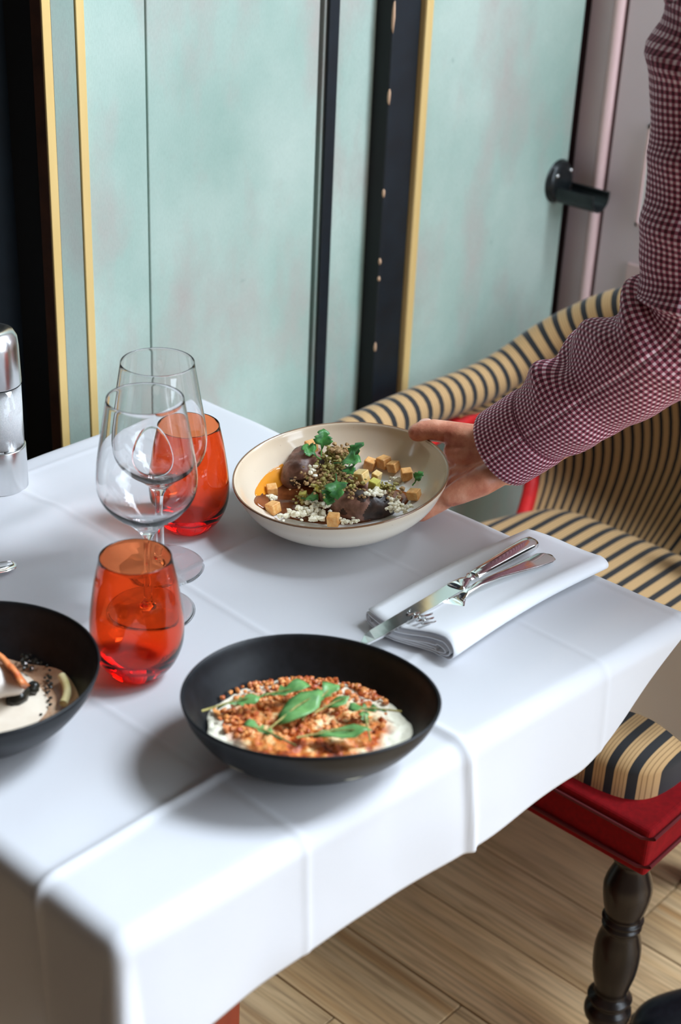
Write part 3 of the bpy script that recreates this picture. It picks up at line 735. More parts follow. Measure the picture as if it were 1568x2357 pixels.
cori = [(0, .03), (.18, .10), (.22, .34), (.40, .50), (.46, .38), (.52, .46), (.60, .36), (.66, .22), (.76, .32), (.86, .24), (.92, .12), (1.0, 0)]
cori = cori+[(x, -y) for x, y in cori[-2::-1]]
def place_leaf(name, c, size, az, pitch, roll, outline, m, label, cat, grp, base=MW, bendv=.4, cup=.25, parent=None, st=None):
    V, Fc = leafmesh(outline, bendv, cup)
    A = np.array(Matrix.Rotation(az, 3, 'Z')@Matrix.Rotation(-pitch, 3, 'Y')@Matrix.Rotation(roll, 3, 'X'))
    W = (V*size)@A.T@base+c
    o = mk(name, W, Fc, m, parent, loc=None if parent is not None else c); s_ = o.modifiers.new('t', 'SOLIDIFY'); s_.thickness = .0004
    if st is not None:
        a, b = np.array([0, 0, 0]), np.array([-st, 0, -.1*st]); mid = (a+b)/2+np.array([0, .05*st, 0])
        P = np.array([a, mid, b])*1.; P = (smoothprof(P, 4)*size)@A.T@base+c
        Vv, Ff = tube(P, .0007, 6); mk('stem', Vv, Ff, m, o)
    if label: tag(o, label, cat, grp)
    return o
HB = [(741, 1034, .054, .016, 1.4, .9, .3, 'upright green coriander leaf at the top left of the heap'),
      (728, 1050, .050, .014, 2.6, .3, -.3, 'green coriander leaf beside the topmost crouton'),
      (785, 1066, .050, .018, -.4, .1, .2, 'green coriander leaf lying at the centre of the heap'),
      (812, 1060, .048, .017, .8, .5, -.3, 'green coriander leaf at the right shoulder of the heap'),
      (800, 1078, .047, .014, -1.2, .0, .3, 'light green coriander leaf right of the centre'),
      (774, 1106, .043, .019, -1.5, -.5, .1, 'large dark green coriander leaf hanging at the front of the heap'),
      (768, 1126, .036, .016, -1.9, -.5, -.2, 'dark green coriander leaf lowest at the front of the heap'),
      (704, 1148, .022, .013, -.6, .1, .2, 'small dark green herb leaf in front of the left meat'),
      (956, 1110, .030, .010, .5, .6, .2, 'small dull green herb leaf on the right bowl wall')]
for px, py, h, s, az, pi_, ro_, lb in HB:
    place_leaf('herb_leaf', onbowl(px, py, h+.002), s*1.3, az, pi_, ro_, cori, 'herb', lb, 'herb', 'coriander leaves in the cream bowl', st=.35)

# black bowls
def oval_bowl(name, c, a, b, h, label, ax=E1, pinch=0.):
    po_ = smoothprof([(0, .0030), (.33, .0025), (.37, 0), (.41, .0006), (.56, .12*h/.06*.06), (.78, .38*h), (.93, .70*h), (.992, .94*h)], 4)
    pi_ = smoothprof([(1.0, 1.0*h), (.975, .985*h), (.925, .76*h), (.80, .42*h), (.62, .20*h), (.40, .13*h), (.2, .115*h), (0, .11*h)], 4)
    P = np.vstack([po_, pi_]); P[P[:, 0] < 0] *= (0, 1); n = 96; an = np.arange(n)*2*math.pi/n
    rr = 1+pinch*np.cos(an+.3)*.5+pinch*.35*np.cos(3*an+.8)
    V = np.stack([np.outer(np.cos(an)*rr, P[:, 0])*a, np.outer(np.sin(an)*rr, P[:, 0])*b, np.tile(P[:, 1], (n, 1))*(1+.0*an[:, None])], -1).reshape(-1, 3)
    Tf, Mf = frame_T(c, E3, ax); o = fixn(mk(name, Tf(V), grid(n, len(P), cu=True), 'black_ceramic', loc=c))
    return tag(o, label, 'bowl'), Tf, Mf, pi_
cF = at(704, 1597, .812); cF[2] = TZ+.0022
_, TF, MF, PF = oval_bowl('black_bowl', cF, .1005, .083, .061, 'matte black oval bowl of browned gratin in the foreground', pinch=.06)
cL = at(-52, 1535, .81); cL[2] = TZ+.0022
_, TL_, ML, PL = oval_bowl('black_bowl', cL, .0955, .0955, .060, 'matte black round bowl of fish cut off at the left')
# gratin
nA, nR = 150, 50; V, uv = [], []
for i in range(nA):
    an = i*2*math.pi/nA
    for j in range(nR):
        r = j/(nR-1); ro = .80*(1+.02*math.sin(an*5)+.02*math.sin(an*11+1)); x, y = r*ro*math.cos(an), r*ro*math.sin(an)
        q = Vector((x*5, y*5, 1.)); hz = .0285+.0035*(1-r*r)+(.0022*noise.noise(q*1.6)+.0026*noise.noise(q*3.7)+.0016*noise.noise(q*9))*(1-.7*r**6)-(.0012 if r > .99 else 0)
        pr_ = 1+.06*math.cos(an+.3)*.5+.06*.35*math.cos(3*an+.8); V.append((x*.1005*pr_, y*.083*pr_, hz)); uv.append((r, an))
o = fixn(mk('gratin', TF(np.array(V)), grid(nA, nR, cu=True), 'gratin', loc=cF+np.array([0, 0, .028]), uv=uv))
tag(o, 'browned creamy gratin filling the foreground black bowl', 'food')
def onF(x, y, h):
    p = at(x, y, cF[2]+h); q = MF@(p-cF); r = math.hypot(q[0]/.1005, q[1]/.083)
    return p if r < .76 else cF+np.array([q[0]*.76/r, q[1]*.76/r, q[2]])@MF
crumbs('gratin_crumbs', [(700, 1572, 70, 9, .030, .0335, 150, .0026), (640, 1605, 60, 12, .030, .0335, 110, .0026), (560, 1650, 45, 18, .0295, .033, 110, .0027), (660, 1678, 70, 12, .0295, .0335, 100, .0027), (770, 1650, 55, 18, .030, .0335, 150, .0027), (850, 1600, 32, 14, .0295, .033, 60, .0026)],
       'chunk', 'orange-brown crisp crumbs covering the gratin', 'crumbs', 11, lambda x, y, h: onF(min(max(x, 492+abs(y-1630)*.6), 900-abs(y-1630)*.5), min(max(y, 1562), 1692), h))
rock = [(0, .02), (.25, .025), (.34, .10), (.40, .04), (.48, .05), (.56, .15), (.62, .07), (.70, .10), (.82, .16), (.93, .12), (1., 0)]
rock = rock+[(x, -y) for x, y in rock[-2::-1]]
bays = [(0, .015), (.12, .10), (.3, .2), (.5, .23), (.7, .18), (.88, .08), (1, 0)]; bays = bays+[(x, -y) for x, y in bays[-2::-1]]
RK = [((500, 1632), (600, 1612), rock, 1.15, 'green rocket leaf at the left end of the gratin'),
      ((570, 1622), (716, 1590), rock, .85, 'long thin rocket leaf along the back left of the gratin'),
      ((640, 1668), (745, 1600), bays, 1.1, 'broad pale green rocket leaf in the middle of the gratin'),
      ((715, 1640), (772, 1582), rock, 1.4, 'pale rocket leaf tip standing at the middle of the gratin'),
      ((755, 1630), (806, 1608), bays, 1.3, 'small bright green leaf right of the middle leaf'),
      ((890, 1640), (800, 1640), rock, 1.3, 'feathery rocket leaf at the right of the gratin'),
      ((720, 1698), (858, 1690), bays, .75, 'dark green rocket leaf at the front rim of the gratin'),
      ((648, 1706), (560, 1672), rock, 1.1, 'narrow green rocket leaf at the front left of the gratin'),
      ((846, 1680), (836, 1640), rock, 1.5, 'short rocket leaf behind the front right leaf')]
for i, (p0, p1, ol, wd, lb) in enumerate(RK):
    a, b = onF(*p0, .0385), onF(*p1, .042); d = b-a; ln_ = np.linalg.norm(d)
    V, Fc = leafmesh([(x, y*wd) for x, y in ol], .22, .35*(1 if i % 2 else -.4), 4); V[:, 2] = np.maximum(V[:, 2], -.05)
    d /= ln_; n_ = np.cross([0, 0, 1], d); n_ /= np.linalg.norm(n_); u_ = np.cross(d, n_)
    W = a+np.outer(V[:, 0]*ln_, d)+np.outer(V[:, 1]*ln_, n_)+np.outer(V[:, 2]*ln_, u_)
    o = tag(mk('rocket_leaf', W, Fc, 'rocket', loc=a), lb, 'leaf', 'rocket leaves on the gratin'); s_ = o.modifiers.new('t', 'SOLIDIFY'); s_.thickness = .0004
    Vv, Ff = tube(np.array([a-d*.012+u_*.001, a+d*ln_*.4+u_*(.0012+ln_*.22*.45), a+d*ln_*.85+u_*(.001+ln_*.08)]), (.0009, .0007, .0004), 6); mk('midrib', Vv, Ff, 'crumb_green', o)
# left bowl: puree, sauce, fish
def onL(x, y, h): return at(x, y, cL[2]+h)
def disc(name, Tf, ctr, rx, ry, rot, h, dome, m, label, cat, wob=.06, swirl=0., seed=1, loc=None):
    nA, nR = 72, 16; V = []
    for i in range(nA):
        an = i*2*math.pi/nA
        for j in range(nR):
            r = j/(nR-1); w_ = 1+wob*math.sin(3*an+seed)+wob*.5*math.sin(7*an+seed*2)
            x, y = r*w_*rx*math.cos(an), r*w_*ry*math.sin(an); z = max(h, float(np.interp(math.hypot(ctr[0]+x, ctr[1]+y), PL[::-1, 0]*.0955, PL[::-1, 1]))+.0010)+dome*(1-r**3)+swirl*math.sin(r*9+an)*(1-r)-(.0006 if j == nR-1 else 0)
            V.append((ctr[0]+x*math.cos(rot)-y*math.sin(rot), ctr[1]+x*math.sin(rot)+y*math.cos(rot), z))
    return tag(fixn(mk(name, Tf(np.array(V)), grid(nA, nR, cu=True), m)), label, cat)
disc('butter_sauce', TL_, (.004, .000), .071, .071, 0, .0150, .0040, 'sauce', 'brown butter sauce around the puree in the left black bowl', 'sauce', .03)
disc('puree', TL_, (-.010, -.004), .060, .066, .2, .0200, .0070, 'puree', 'pale beige puree spread in the left black bowl', 'puree', .05, .0012)
ci = onL(60, 1580, .028)
# fish fillet with crisp skin
fa, fb = onL(-70, 1560, .045), onL(38, 1578, .040)
parts = chain((*fa, .016), (*((fa+fb)/2), .0155), (*fb, .008)); V, Fc = remesh(parts, .0022, 6); 
d_ = np.array([noise.noise(Vector(v)*90) for v in V]); V = V+np.outer(d_*.002, E3)
ff = thing('fish_fillet', 'roast white fish fillet with crisp orange skin in the left bowl', 'fish', fa)
mk('flesh', V, Fc, 'fish', ff)
sk0, sk1 = onL(-40, 1455, .060), onL(56, 1562, .052)
d1 = (sk1-sk0); nrow = 22; V = []
for i in range(nrow):
    u = i/(nrow-1); p = sk0+d1*u+E3*(.006*math.sin(u*3))
    for j in range(7):
        v = j/6-.5; V.append(p+E2*(v*.026*(1-.35*u))-E3*(.030*(v+.5))*(1-.5*u)+E1*.002*noise.noise(Vector((u*8, v*6, 1))))
o = mk('crisp_skin', V, grid(nrow, 7), 'fish_skin', ff); s_ = o.modifiers.new('t', 'SOLIDIFY'); s_.thickness = .005; s_.offset = 0
V, Fc = blob(onL(42, 1598, .028), (.0135, .0085, .0075), 3, .3, 2., 4, .5); tag(mk('black_mushroom', V, Fc, 'olive'), 'glossy black mushroom piece beside the fish fillet', 'mushroom')
V, Fc = blob(onL(76, 1584, .0275), (.006, .005, .005), 3, .3, 2., 9, .2); tag(mk('black_mushroom', V, Fc, 'olive'), 'small black mushroom piece right of the larger one', 'mushroom')
Pp = [onL(x, y, h) for x, y, h in ((142, 1556, .026), (152, 1576, .025), (154, 1598, .024), (146, 1620, .023))]
V, Fc = tube(smoothprof(np.array(Pp), 5), .0035, 10); tag(mk('shellfish_slice', V, Fc, 'lemon'), 'pale yellow crescent slice at the right wall of the left bowl', 'slice')
crumbs('sauce_drops', [(78, 1522, 10, 4, .0245, .0255, 14, .0022), (60, 1530, 8, 14, .0255, .026, 14, .0026), (112, 1570, 4, 22, .022, .023, 22, .0018), (40, 1640, 30, 10, .0205, .022, 22, .0013)],
       'olive', 'dark oil drops and pepper specks on the puree', 'drops', 21, onL)

# ------------------------------------------------------------------ chair
ch = thing('armchair', 'black and tan striped armchair with red velvet seat frame and black turned legs', 'chair', (.66, 0, 0))
def bx2(name, pts, z0, z1, m, b):
    n = len(pts); V = [(x, y, z0) for x, y in pts]+[(x, y, z1) for x, y in pts]
    Fc = [(i, (i+1) % n, n+(i+1) % n, n+i) for i in range(n)]+[tuple(range(n-1, -1, -1)), tuple(range(n, 2*n))]
    return bev(fixn(mk(name, V, Fc, m, ch, smooth=False)), b, 3)
FL, FR_ = (.432, -.29), (.432, .30)
outer = [(.432, -.29), (.80, -.285), (.92, -.20), (.945, 0.0), (.92, .20), (.80, .285), (.432, .295)]
bx2('seat_frame', outer, .338, .403, 'velvet', .005)
inn = [(.4345, -.2875), (.80, -.2825), (.918, -.198), (.942, 0.0), (.918, .198), (.80, .2825), (.4345, .2925)]
ou2 = [(.4295, -.2925), (.80, -.2875), (.922, -.202), (.948, 0), (.922, .202), (.80, .2875), (.4295, .2975)]
def piping(z, r):
    P = [(x, y, z) for x, y in ou2]; P = np.array([P[0], P[1], P[1]]+P[2:]); 
    for a, b in zip(ou2, ou2[1:]+ou2[:1]):
        pass
    pts = []
    for a, b in zip(ou2, ou2[1:]+ou2[:1]):
        for u in np.linspace(.02, .98, 8): pts.append((a[0]+(b[0]-a[0])*u, a[1]+(b[1]-a[1])*u, z))
    V, Fc = tube(np.array(pts+pts[:1]), r, 8); mk('piping', V, Fc, 'velvet_dark', ch)
piping(.352, .0022); piping(.392, .0022)
# cushion with stripes running front to back and down the front
def cushion():
    nu, nv = 60, 60; V, uv = [], []
    for i in range(nu):
        a = i*2*math.pi/nu
        for j in range(nv):
            t = j/(nv-1); k = 9.
            rx, ry = .236, .268
            sg = lambda v, p: math.copysign(abs(v)**p, v)
            ex = sg(math.cos(a), 2/k); ey = sg(math.sin(a), 2/k)
            if t < .30: q = 1.0; z = t/.30*.034
            else:
                u = (t-.30)/.70; q = math.cos(u*math.pi/2)**.16 if u < .999 else 0; z = .034+.030*math.sin(min(u*1.8, 1)*math.pi/2)
                q = 1-(u**2.2) if u > .35 else 1-.0985*(u/.35)**2
            x, y = .686+ex*rx*q, .003+ey*ry*q*(1-.30*max(ex*q, 0))
            V.append((x, y, .401+z)); uv.append((y, x))
    return V, grid(nu, nv, cu=True), uv
V, Fc, uv = cushion(); fixn(mk('seat_cushion', V, Fc, 'stripe', ch, uv=uv))
# arms and barrel back
half = [(.47, .312, .628), (.52, .312, .634), (.62, .312, .639), (.72, .312, .639), (.80, .311, .636), (.865, .307, .638), (.915, .296, .652), (.955, .272, .683), (.982, .235, .716), (.998, .18, .753), (1.006, .11, .779), (1.01, .045, .792), (1.01, .005, .795)]
other = [(x, .01-(y-.01), z) for x, y, z in half[-2::-1] if x > .85]+[(.80, -.286, .636), (.70, -.274, .644), (.61, -.258, .648), (.565, -.247, .648)]
rail = smoothprof(np.array(half+other), 6)
rail[:, 2] -= .017
sl = np.concatenate([[0], np.cumsum(np.linalg.norm(np.diff(rail, axis=0), axis=1))])
n = 20
def rail_uv(V, k, n): return np.stack([np.repeat(sl, n), np.tile(np.arange(n)/n*.15, k)], -1)
rr = .027+.003*np.clip(sl/.3, 0, 1)*np.clip((sl[-1]-sl)/.3, 0, 1)
V, Fc = tube(rail, rr, n); mk('arm_rail', V, Fc, 'stripe', ch, uv=rail_uv(V, len(rail), n))
for p in (rail[0], rail[-1]):
    V, Fc = ico(3); mk('arm_knob', np.array(V)*(.020, .027, .027)+p-np.array([.006, 0, 0]), Fc, 'ebony', ch)
# back panel: Coons patch between the rail, the seat and the two rims
i0 = int(np.argmin(np.abs(rail[:len(rail)//2, 0]-.745))); i1 = len(rail)-1-i0
top = rail[i0:i1+1]; nt = len(top)
bot = smoothprof(np.array([(.80, .190, .405), (.862, .120, .41), (.893, .04, .415), (.893, -.04, .415), (.862, -.11, .41), (.80, -.175, .405)]), 20)
bs = np.linspace(0, len(bot)-1, nt); bot = np.stack([np.interp(bs, np.arange(len(bot)), bot[:, k]) for k in range(3)], -1)
nvv = 26; vv = np.linspace(0, 1, nvv)
lt = smoothprof(np.array([top[0], (.775, .309, .592), (.83, .307, .582), (.888, .303, .575), (.930, .290, .548), (.953, .272, .495), (.940, .252, .452), (.880, .222, .425), bot[0]]), 10)
li = np.linspace(0, len(lt)-1, nvv); Lf = np.stack([np.interp(li, np.arange(len(lt)), lt[:, k]) for k in range(3)], -1)
Rg = Lf.copy(); Rg[:, 1] = .01-(Rg[:, 1]-.01); Rg[0] = top[-1]; Rg[-1] = bot[-1]
uu = np.linspace(0, 1, nt)[:, None, None]; v_ = vv[None, :, None]
S = (1-v_)*top[:, None]+v_*bot[:, None]+(1-uu)*Lf[None]+uu*Rg[None]-((1-uu)*(1-v_)*top[0]+uu*(1-v_)*top[-1]+(1-uu)*v_*bot[0]+uu*v_*bot[-1])
puff = (np.sin(np.pi*np.clip(uu, 0, 1))**.4*np.sin(np.pi*v_)**.6)[..., 0]
gx = np.gradient(S, axis=0); gv = np.gradient(S, axis=1); nr = np.cross(gx, gv); nr /= np.linalg.norm(nr, axis=2)[..., None]
if nr[nt//2, nvv//2, 0] > 0: nr = -nr
Si = S+nr*(puff*.018)[..., None]; So = S-nr*(.012+puff*.014)[..., None]
ub = sl[i0:i1+1]*1.0
UV = np.stack([np.repeat(ub[:, None], nvv, 1), np.tile(vv, (nt, 1))], -1).reshape(-1, 2)
Vb = np.concatenate([Si.reshape(-1, 3), So.reshape(-1, 3)]); Fb = grid(nt, nvv); k = nt*nvv; Fb = Fb+[tuple(reversed([i+k for i in f])) for f in grid(nt, nvv)]
edge = [i*nvv for i in range(nt)]+[(nt-1)*nvv+j for j in range(1, nvv)]+[i*nvv+nvv-1 for i in range(nt-2, -1, -1)]+[j for j in range(nvv-2, 0, -1)]
Fb += [(edge[i], edge[(i+1) % len(edge)], edge[(i+1) % len(edge)]+k, edge[i]+k) for i in range(len(edge))]
fixn(mk('backrest', Vb, Fb, 'stripe', ch, uv=np.concatenate([UV, UV])))
for sgn, Lc in ((1, Lf), (-1, Rg)):
    yA = .305 if sgn > 0 else -.285
    P = smoothprof(np.array([(.58, yA, .548), (.66, yA, .560), (.74, yA, .566), (.80, yA+.002, .571), (.85, yA+.001, .572), (.895, .302, .566), (.932, .289, .540), (.950, .272, .493), (.938, .252, .452), (.880, .222, .425), (.82, .198, .405)]), 5)
    if sgn < 0: P[:, 1] = np.where(P[:, 1] > 0, .01-(P[:, 1]-.01), P[:, 1])
    V, Fc = tube(P, .0115, 14); V = np.array(V); mk('red_binding', V, Fc, 'red_leather', ch)
    for q in range(6, len(P)-4, 5):
        nvx = np.array([-.004, -sgn*.013, .006]); V, Fc = ico(1)
        mk('brass_nail', np.array(V)*.0036+P[q]+np.array([.004, -sgn*.004, .0135 if q < 20 else .004])+(np.array([.012, 0, 0]) if q >= 20 else 0), Fc, 'stud', ch)
legp = smoothprof([(0, .340), (.024, .340), (.025, .328), (.0185, .322), (.0205, .312), (.0275, .292), (.0285, .276), (.0245, .252), (.0205, .240), (.0250, .236), (.0205, .231), (.0240, .226), (.0215, .220), (.0265, .200), (.0280, .180), (.0265, .155), (.0215, .130), (.0195, .118), (.0275, .110), (.0215, .102), (.0285, .092), (.0275, .080), (.0205, .070), (.0200, .050), (.0180, .012), (.020, .004), (.018, 0.0005), (0, 0.0005)], 3)
legp[legp[:, 0] < 0] *= (0, 1)
for x, y in ((.466, -.256), (.466, .262), (.84, -.17), (.84, .18)):
    V, Fc = lathe(legp, 28, glass_T((x, y, 0))); fixn(mk('leg', V, Fc, 'ebony', ch))

# ------------------------------------------------------------------ waiter
def loc3(e1, e2, e3): return BO+e1*E1+e2*E2+e3*E3
SH = atd(1705, -70, 1.37); EL = atd(1612, 742, 1.415); CU = atd(1160, 1030, 1.545)
hip = np.array([.66, -.58, .93]); chest = np.array([.60, -.53, 1.24]); neck = np.array([.58, -.53, 1.41]); head = np.array([.55, -.52, 1.53])
SHL = chest+(chest-SH)*np.array([.62, .62, 0])+np.array([.02, 0, .05])
WR = loc3(.172, .024, .004)
pr = thing('waiter', 'x', 'person', (.66, -.55, 0)); 
tag(pr, 'waiter in a burgundy gingham shirt setting down the cream bowl with one hand', 'person')
# hand, in the bowl's own neighbourhood
def L4(a, r): return (*loc3(*a), r)
hp = []
wq = CU+(EL-CU)*.22; hp += chain((*wq, .022), (*(CU+(EL-CU)*.04), .0235), L4((.166, .026, .004), .0215))
hp += chain(L4((.170, .036, .012), .0180), L4((.146, .050, .016), .0180), L4((.120, .060, .0180), .0142), L4((.108, .0645, .0190), .0122), L4((.094, .0680, .0185), .0122), L4((.083, .0700, .0165), .0114), L4((.0765, .0705, .0142), .0098))
hp += chain(L4((.150, .040, .006), .0185), L4((.124, .050, .002), .0140), L4((.114, .055, .002), .0110))
MC = [((.118, .056, -.014), .0115), ((.118, .041, -.020), .0122), ((.118, .026, -.022), .0120), ((.118, .012, -.022), .0108)]
for a, r in MC: hp += chain(L4((.166, .018+a[1]*.26, .005), .0170), L4(((.170+a[0])/2, (.014+a[1]*.35+a[1])/2, a[2]/2+.003), .0150), L4(a, r))
hp += chain(L4((.166, .020, .005), .0160), L4((.142, .010, -.006), .0165), L4((.121, .006, -.018), .0130), L4((.112, .006, -.024), .0110))
FG = [[(.100, .060, -.034), (.084, .060, -.043), (.068, .057, -.047)], [(.098, .043, -.0385), (.080, .042, -.046), (.060, .040, -.0485)], [(.098, .025, -.040), (.080, .024, -.047), (.062, .023, -.049)], [(.099, .011, -.037), (.084, .007, -.046), (.070, .007, -.0485)]]
for (a, r), f in zip(MC, FG): hp += chain(L4(a, r), L4(f[0], .0092), L4(f[1], .0083), L4(f[2], .0072))
HV, HF = remesh(hp, .0016, 7)
# skin creases: folds at the joints of the thumb and across the palm
def crease(V, a, b, depth, wd, nrm):
    a, b = loc3(*a), loc3(*b); d = b-a; l2 = d@d
    t = np.clip(((V-a)@d)/l2, 0, 1); q = V-(a+np.outer(t, d)); dist = np.linalg.norm(q, axis=1)
    return V-np.outer(depth*np.exp(-(dist/wd)**2)*np.sin(np.pi*np.clip(t*.9+.05, 0, 1)), nrm)
vw = (CAM-BO)/np.linalg.norm(CAM-BO)
for a, b, dp, wd in (((.105, .055, .022), (.100, .052, .004), .0020, .0022), ((.108, .053, .020), (.103, .048, .002), .0012, .0018), ((.158, .040, .014), (.126, .028, -.010), .0022, .0026), ((.150, .030, -.002), (.128, .018, -.020), .0020, .0028), ((.122, .010, -.012), (.112, -.006, -.034), .0022, .0022), ((.130, .004, -.010), (.121, -.008, -.036), .0012, .0018), ((.168, .040, .020), (.160, .020, -.006), .0014, .0020)):
    HV = crease(HV, a, b, dp, wd, vw)
# body under the clothes
def A4(p, r): return (*p, r)
kn = np.array([.66, -.47, .50]); knl = np.array([.80, -.66, .50]); an_ = np.array([.68, -.44, .09]); anl = np.array([.90, -.70, .09])
bp = chain(A4(neck-[0, 0, .06], .055), A4(neck+[0, 0, .03], .052), A4(head, .070)) + chain(A4(head+[0, 0, .045], .083), A4(head+[-.025, .022, .03], .080)) + chain(A4(head+[-.045, .045, -.035], .048), A4(head+[-.055, .055, -.055], .034))
fd = np.array([-.72, .69, 0]); sd_ = np.array([.69, .72, 0])
bp += chain(A4(head+fd*.104+[0, 0, .02], .011), A4(head+fd*.124+[0, 0, -.014], .014)); 
for s in (-1, 1): bp += chain(A4(head+sd_*s*.078+[0, 0, .015], .014), A4(head+sd_*s*.080+[0, 0, -.015], .012))
bp += chain(A4(hip, .112), A4((hip+chest)/2, .110), A4(chest, .125), A4(neck-[0, 0, .07], .07))
bp += chain(A4(chest+[0, 0, .05], .10), A4(SH, .048), A4(EL, .040), A4(WR+(EL-WR)*.12, .026), A4(WR, .0215)) + chain(A4(chest+[0, 0, .07], .10), A4(SHL, .05))
ell = SHL+np.array([.09, -.06, -.28]); wrl = ell+np.array([-.06, .05, -.24])
bp += chain(A4(SHL, .048), A4(ell, .040), A4(wrl, .027), A4(wrl+[-.01, .01, -.06], .026))
for k in range(4):
    q = wrl+np.array([-.012, .010, -.085])+sd_*(-.024+.016*k)*.6; bp += chain(A4(q, .0095), A4(q+[-.004, .006, -.05-.01*math.sin(k+.8)], .0085), A4(q+[-.014, .016, -.075], .0075))
bp += chain(A4(wrl+[-.02, .02, -.04], .012), A4(wrl+[-.045, .03, -.085], .010))
bp += chain(A4(hip+[-.03, .05, -.06], .085), A4(kn, .06), A4(an_, .045)) + chain(A4(hip+[.05, -.05, -.06], .085), A4(knl, .06), A4(anl, .045))
BV, BF = remesh(bp, .008, 4)
Vj, Fj = join((BV, BF), (HV, HF))
mk('body', Vj, Fj, 'skin', pr)
V, Fc = ico(2); tn = loc3(.0835, .0705, .0268); ax1 = (loc3(.0765, .0705, .0138)-loc3(.094, .068, .018)); ax1 /= np.linalg.norm(ax1)
nn1 = np.array([0, 0, 1.])-.35*E2; nn1 = nn1-ax1*(nn1@ax1); nn1 /= np.linalg.norm(nn1); Mx = np.stack([ax1, np.cross(nn1, ax1), nn1])
mk('fingernail', (np.array(V)*(.0078, .0062, .0016))@Mx+tn+nn1*-.0012, Fc, 'nail', pr)
for s in (-1, 1):
    V, Fc = ico(2); mk('eye', np.array(V)*.0125+head+fd*.1005+sd_*s*.031+np.array([0, 0, .016]), Fc, 'eye', pr)
    V, Fc = ico(1); mk('iris', np.array(V)*.006+head+fd*.1090+sd_*s*.031+np.array([0, 0, .014]), Fc, 'hair', pr)
    V, Fc = tube(np.array([head+fd*(.114-abs(a)*.25)+sd_*s*a+np.array([0, 0, .042-abs(a-.032)*.2]) for a in (.014, .030, .046)]), .004, 8); mk('eyebrow', V, Fc, 'hair', pr)
V, Fc = tube(smoothprof(np.array([head+fd*(.108-abs(a)*.4)+sd_*a+np.array([0, 0, -.048]) for a in (-.024, -.01, 0, .01, .024)]), 3), .0055, 8); mk('mouth', V, Fc, 'lips', pr)
hv, hf = remesh(chain(A4(head+[.012, -.012, .062], .088), A4(head+[.03, -.03, .03], .084), A4(head+[.045, -.045, -.03], .060)), .008, 3)
dd = np.array([noise.noise(Vector(v)*40) for v in hv]); mk('hair', hv+np.outer(dd*.008, E3), hf, 'hair', pr)
# sleeve: a tube with folds, checks follow the cloth
def sleeve(P, rad, nfold, seed, uoff=0., caps=False, foldfn=None):
    P = np.array(P); k = len(P); n = 96; Tn, A, B = frames(P); s = np.concatenate([[0], np.cumsum(np.linalg.norm(np.diff(P, axis=0), axis=1))])
    a = np.arange(n+1)*2*math.pi/n; V, uv = [], []
    for i in range(k):
        for j in range(n+1):
            q = a[j] % (2*math.pi); f = foldfn(s[i], q) if foldfn else 0.
            dr = A[i]*math.cos(q)+B[i]*math.sin(q); V.append(P[i]+dr*(rad[i]+f)); uv.append((a[j]*.052+uoff, s[i]))
    return np.array(V), grid(k, n+1), np.array(uv), s
ctrl = [CU, CU+(EL-CU)*.25, CU+(EL-CU)*.55, CU+(EL-CU)*.82, EL+(SH-EL)*.04, EL+(SH-EL)*.20, EL+(SH-EL)*.5, EL+(SH-EL)*.8, SH+(chest+[0, 0, .07]-SH)*.12, SH+(chest+[0, 0, .05]-SH)*.38]
ctrl = [np.array(c_) for c_ in ctrl]
ctrl[4] = EL+(SH-EL)*.03
path = smoothprof(np.array(ctrl), 16); s = np.concatenate([[0], np.cumsum(np.linalg.norm(np.diff(path, axis=0), axis=1))])
Lf_ = np.linalg.norm(EL-CU)
rad = np.interp(s, [0, .045, .055, .075, .12, .18, Lf_, Lf_+.05, Lf_+.15, Lf_+.30, s[-1]], [.0405, .0405, .0385, .0425, .0440, .0480, .056, .0585, .0575, .064, .072])
Tn, A_, B_ = frames(path)
def up_angle(i): return math.atan2(B_[i]@E3, A_[i]@E3)
def foldfn(si, q):
    i = int(np.argmin(np.abs(s-si))); qa = q-up_angle(i)   # 0 = top of the sleeve
    f = 0.
    if si > .052:
        for s0, sl_, am, wd in ((.085, .10, .0060, .014), (.115, -.08, .0035, .013), (.155, .14, .0095, .026), (.215, .06, .0050, .018), (Lf_-.02, -.05, .0065, .014), (Lf_+.03, .04, .0075, .012), (Lf_+.07, -.06, .0045, .012), (Lf_+.16, .05, .004, .014), (Lf_+.21, -.05, .006, .014), (Lf_+.25, .03, .003, .01)):
            g = math.exp(-((si-s0-sl_*.30*math.sin(qa))/wd)**2); f += 1.7*am*g*(.55+.45*math.cos(qa))-.9*am*math.exp(-((si-s0-.022-sl_*.30*math.sin(qa))/wd)**2)*(.55+.45*math.cos(qa))
        f += .0016*noise.noise(Vector((math.cos(q)*2.2, math.sin(q)*2.2, si*40)))*min(1, (si-.052)/.03)
    else: f += .0005*math.sin(q*2)
    return f
V, Fc, uv, _s = sleeve(path, rad, 0, 1, foldfn=foldfn)
sh_ = mk('sleeve', V, Fc, 'gingham', pr, uv=uv); s_ = sh_.modifiers.new('t', 'SOLIDIFY'); s_.thickness = .0012; s_.offset = -1
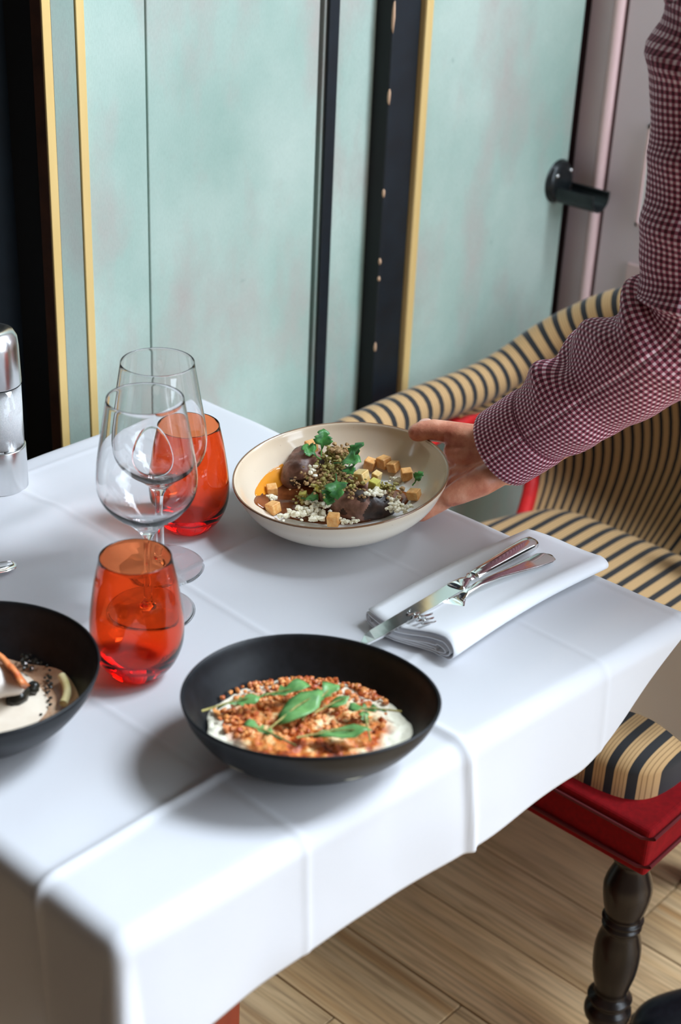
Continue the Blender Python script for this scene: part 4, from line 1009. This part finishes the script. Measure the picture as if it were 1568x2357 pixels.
# stitched cuff edge
P0 = path[3:4]; 
cu_i = int(np.argmin(np.abs(s-.053)))
a = np.arange(64)*2*math.pi/64
ringP = np.array([path[cu_i]+(A_[cu_i]*math.cos(q)+B_[cu_i]*math.sin(q))*(rad[cu_i]+.0012) for q in a]+[path[cu_i]+A_[cu_i]*(rad[cu_i]+.0012)])
V, Fc = tube(ringP, .0009, 6); mk('cuff_seam', V, Fc, 'seam', pr)
Pl = smoothprof(np.array([chest+[0, 0, .07], SHL, (SHL+ell)/2, ell, (ell+wrl)/2, wrl]), 8)
V, Fc, uv, _s = sleeve(Pl, np.interp(np.linspace(0, 1, len(Pl)), [0, .25, .6, 1], [.07, .066, .054, .042]), 0, 2)
mk('sleeve', V, Fc, 'gingham', pr, uv=uv)
tv, tf = remesh(chain(A4(hip+[0, 0, -.02], .136), A4(hip+[0, 0, .08], .138), A4((hip+chest)/2, .134), A4(chest, .138), A4(chest+[0, 0, .09], .10), A4(neck-[0, 0, .05], .062)) + chain(A4(chest+[0, 0, .05], .112), A4(SH, .068)) + chain(A4(chest+[0, 0, .06], .112), A4(SHL, .062)), .008, 4)
mk('shirt', tv, tf, 'gingham', pr, uv=np.stack([tv@E1, tv[:, 2]], -1))
ov, of_ = remesh(chain(A4(hip+[0, 0, .055], .152), A4(hip-[0, 0, .06], .145)) + chain(A4(hip+[-.03, .05, -.05], .112), A4(kn, .078), A4(an_+[0, 0, .02], .062)) + chain(A4(hip+[.05, -.05, -.05], .112), A4(knl, .078), A4(anl+[0, 0, .02], .062)), .009, 4)
mk('trousers', ov, of_, 'trouser', pr)
def shoe(toe, heel):
    toe, heel = np.array(toe, float), np.array(heel, float); d = heel-toe; ln_ = np.linalg.norm(d); d /= ln_; n_ = np.array([-d[1], d[0], 0])
    rows = [(0, .004, .026), (.008, .020, .040), (.03, .036, .052), (.07, .046, .062), (.12, .047, .076), (.17, .042, .098), (.21, .040, .112), (.25, .038, .110), (.275, .030, .105), (.285, .010, .09)]
    V = []; m_ = 20
    for u, hw, ht in rows:
        p = toe+d*u*ln_/.285
        for j in range(m_):
            q = j/(m_-1)*math.pi; V.append(p+n_*hw*math.cos(q)*(1 if math.sin(q) < .5 else 1)*1.0+np.array([0, 0, .016+(ht-.016)*math.sin(q)**.75]))
    k = len(rows); Fc = grid(k, m_)+[(i*m_, (i+1)*m_, (i+1)*m_+m_-1, i*m_+m_-1) for i in range(k-1)]
    o = fixn(mk('shoe', V, Fc, 'leather', pr)); ss = o.modifiers.new('s', 'SUBSURF'); ss.levels = 1; ss.render_levels = 2
    V = []
    for u, hw, ht in rows:
        p = toe+d*u*ln_/.285; hw += .003
        V += [p+n_*hw+[0, 0, .001], p-n_*hw+[0, 0, .001], p-n_*hw+[0, 0, .018], p+n_*hw+[0, 0, .018]]
    fixn(mk('sole', V, grid(k, 4, cv=True)+[(0, 1, 2, 3), tuple(range(4*k-4, 4*k))], 'sole', o, smooth=False))
tz = at(1452, 2366, .02); tz[2] = 0
shoe(tz, tz+.28*(.62*E1+.78*E1*0+.0*E2)+np.array([.05, -.03, 0]))
t2 = np.array([.79, -.60, 0]); shoe(t2, t2+np.array([.17, -.19, 0]))
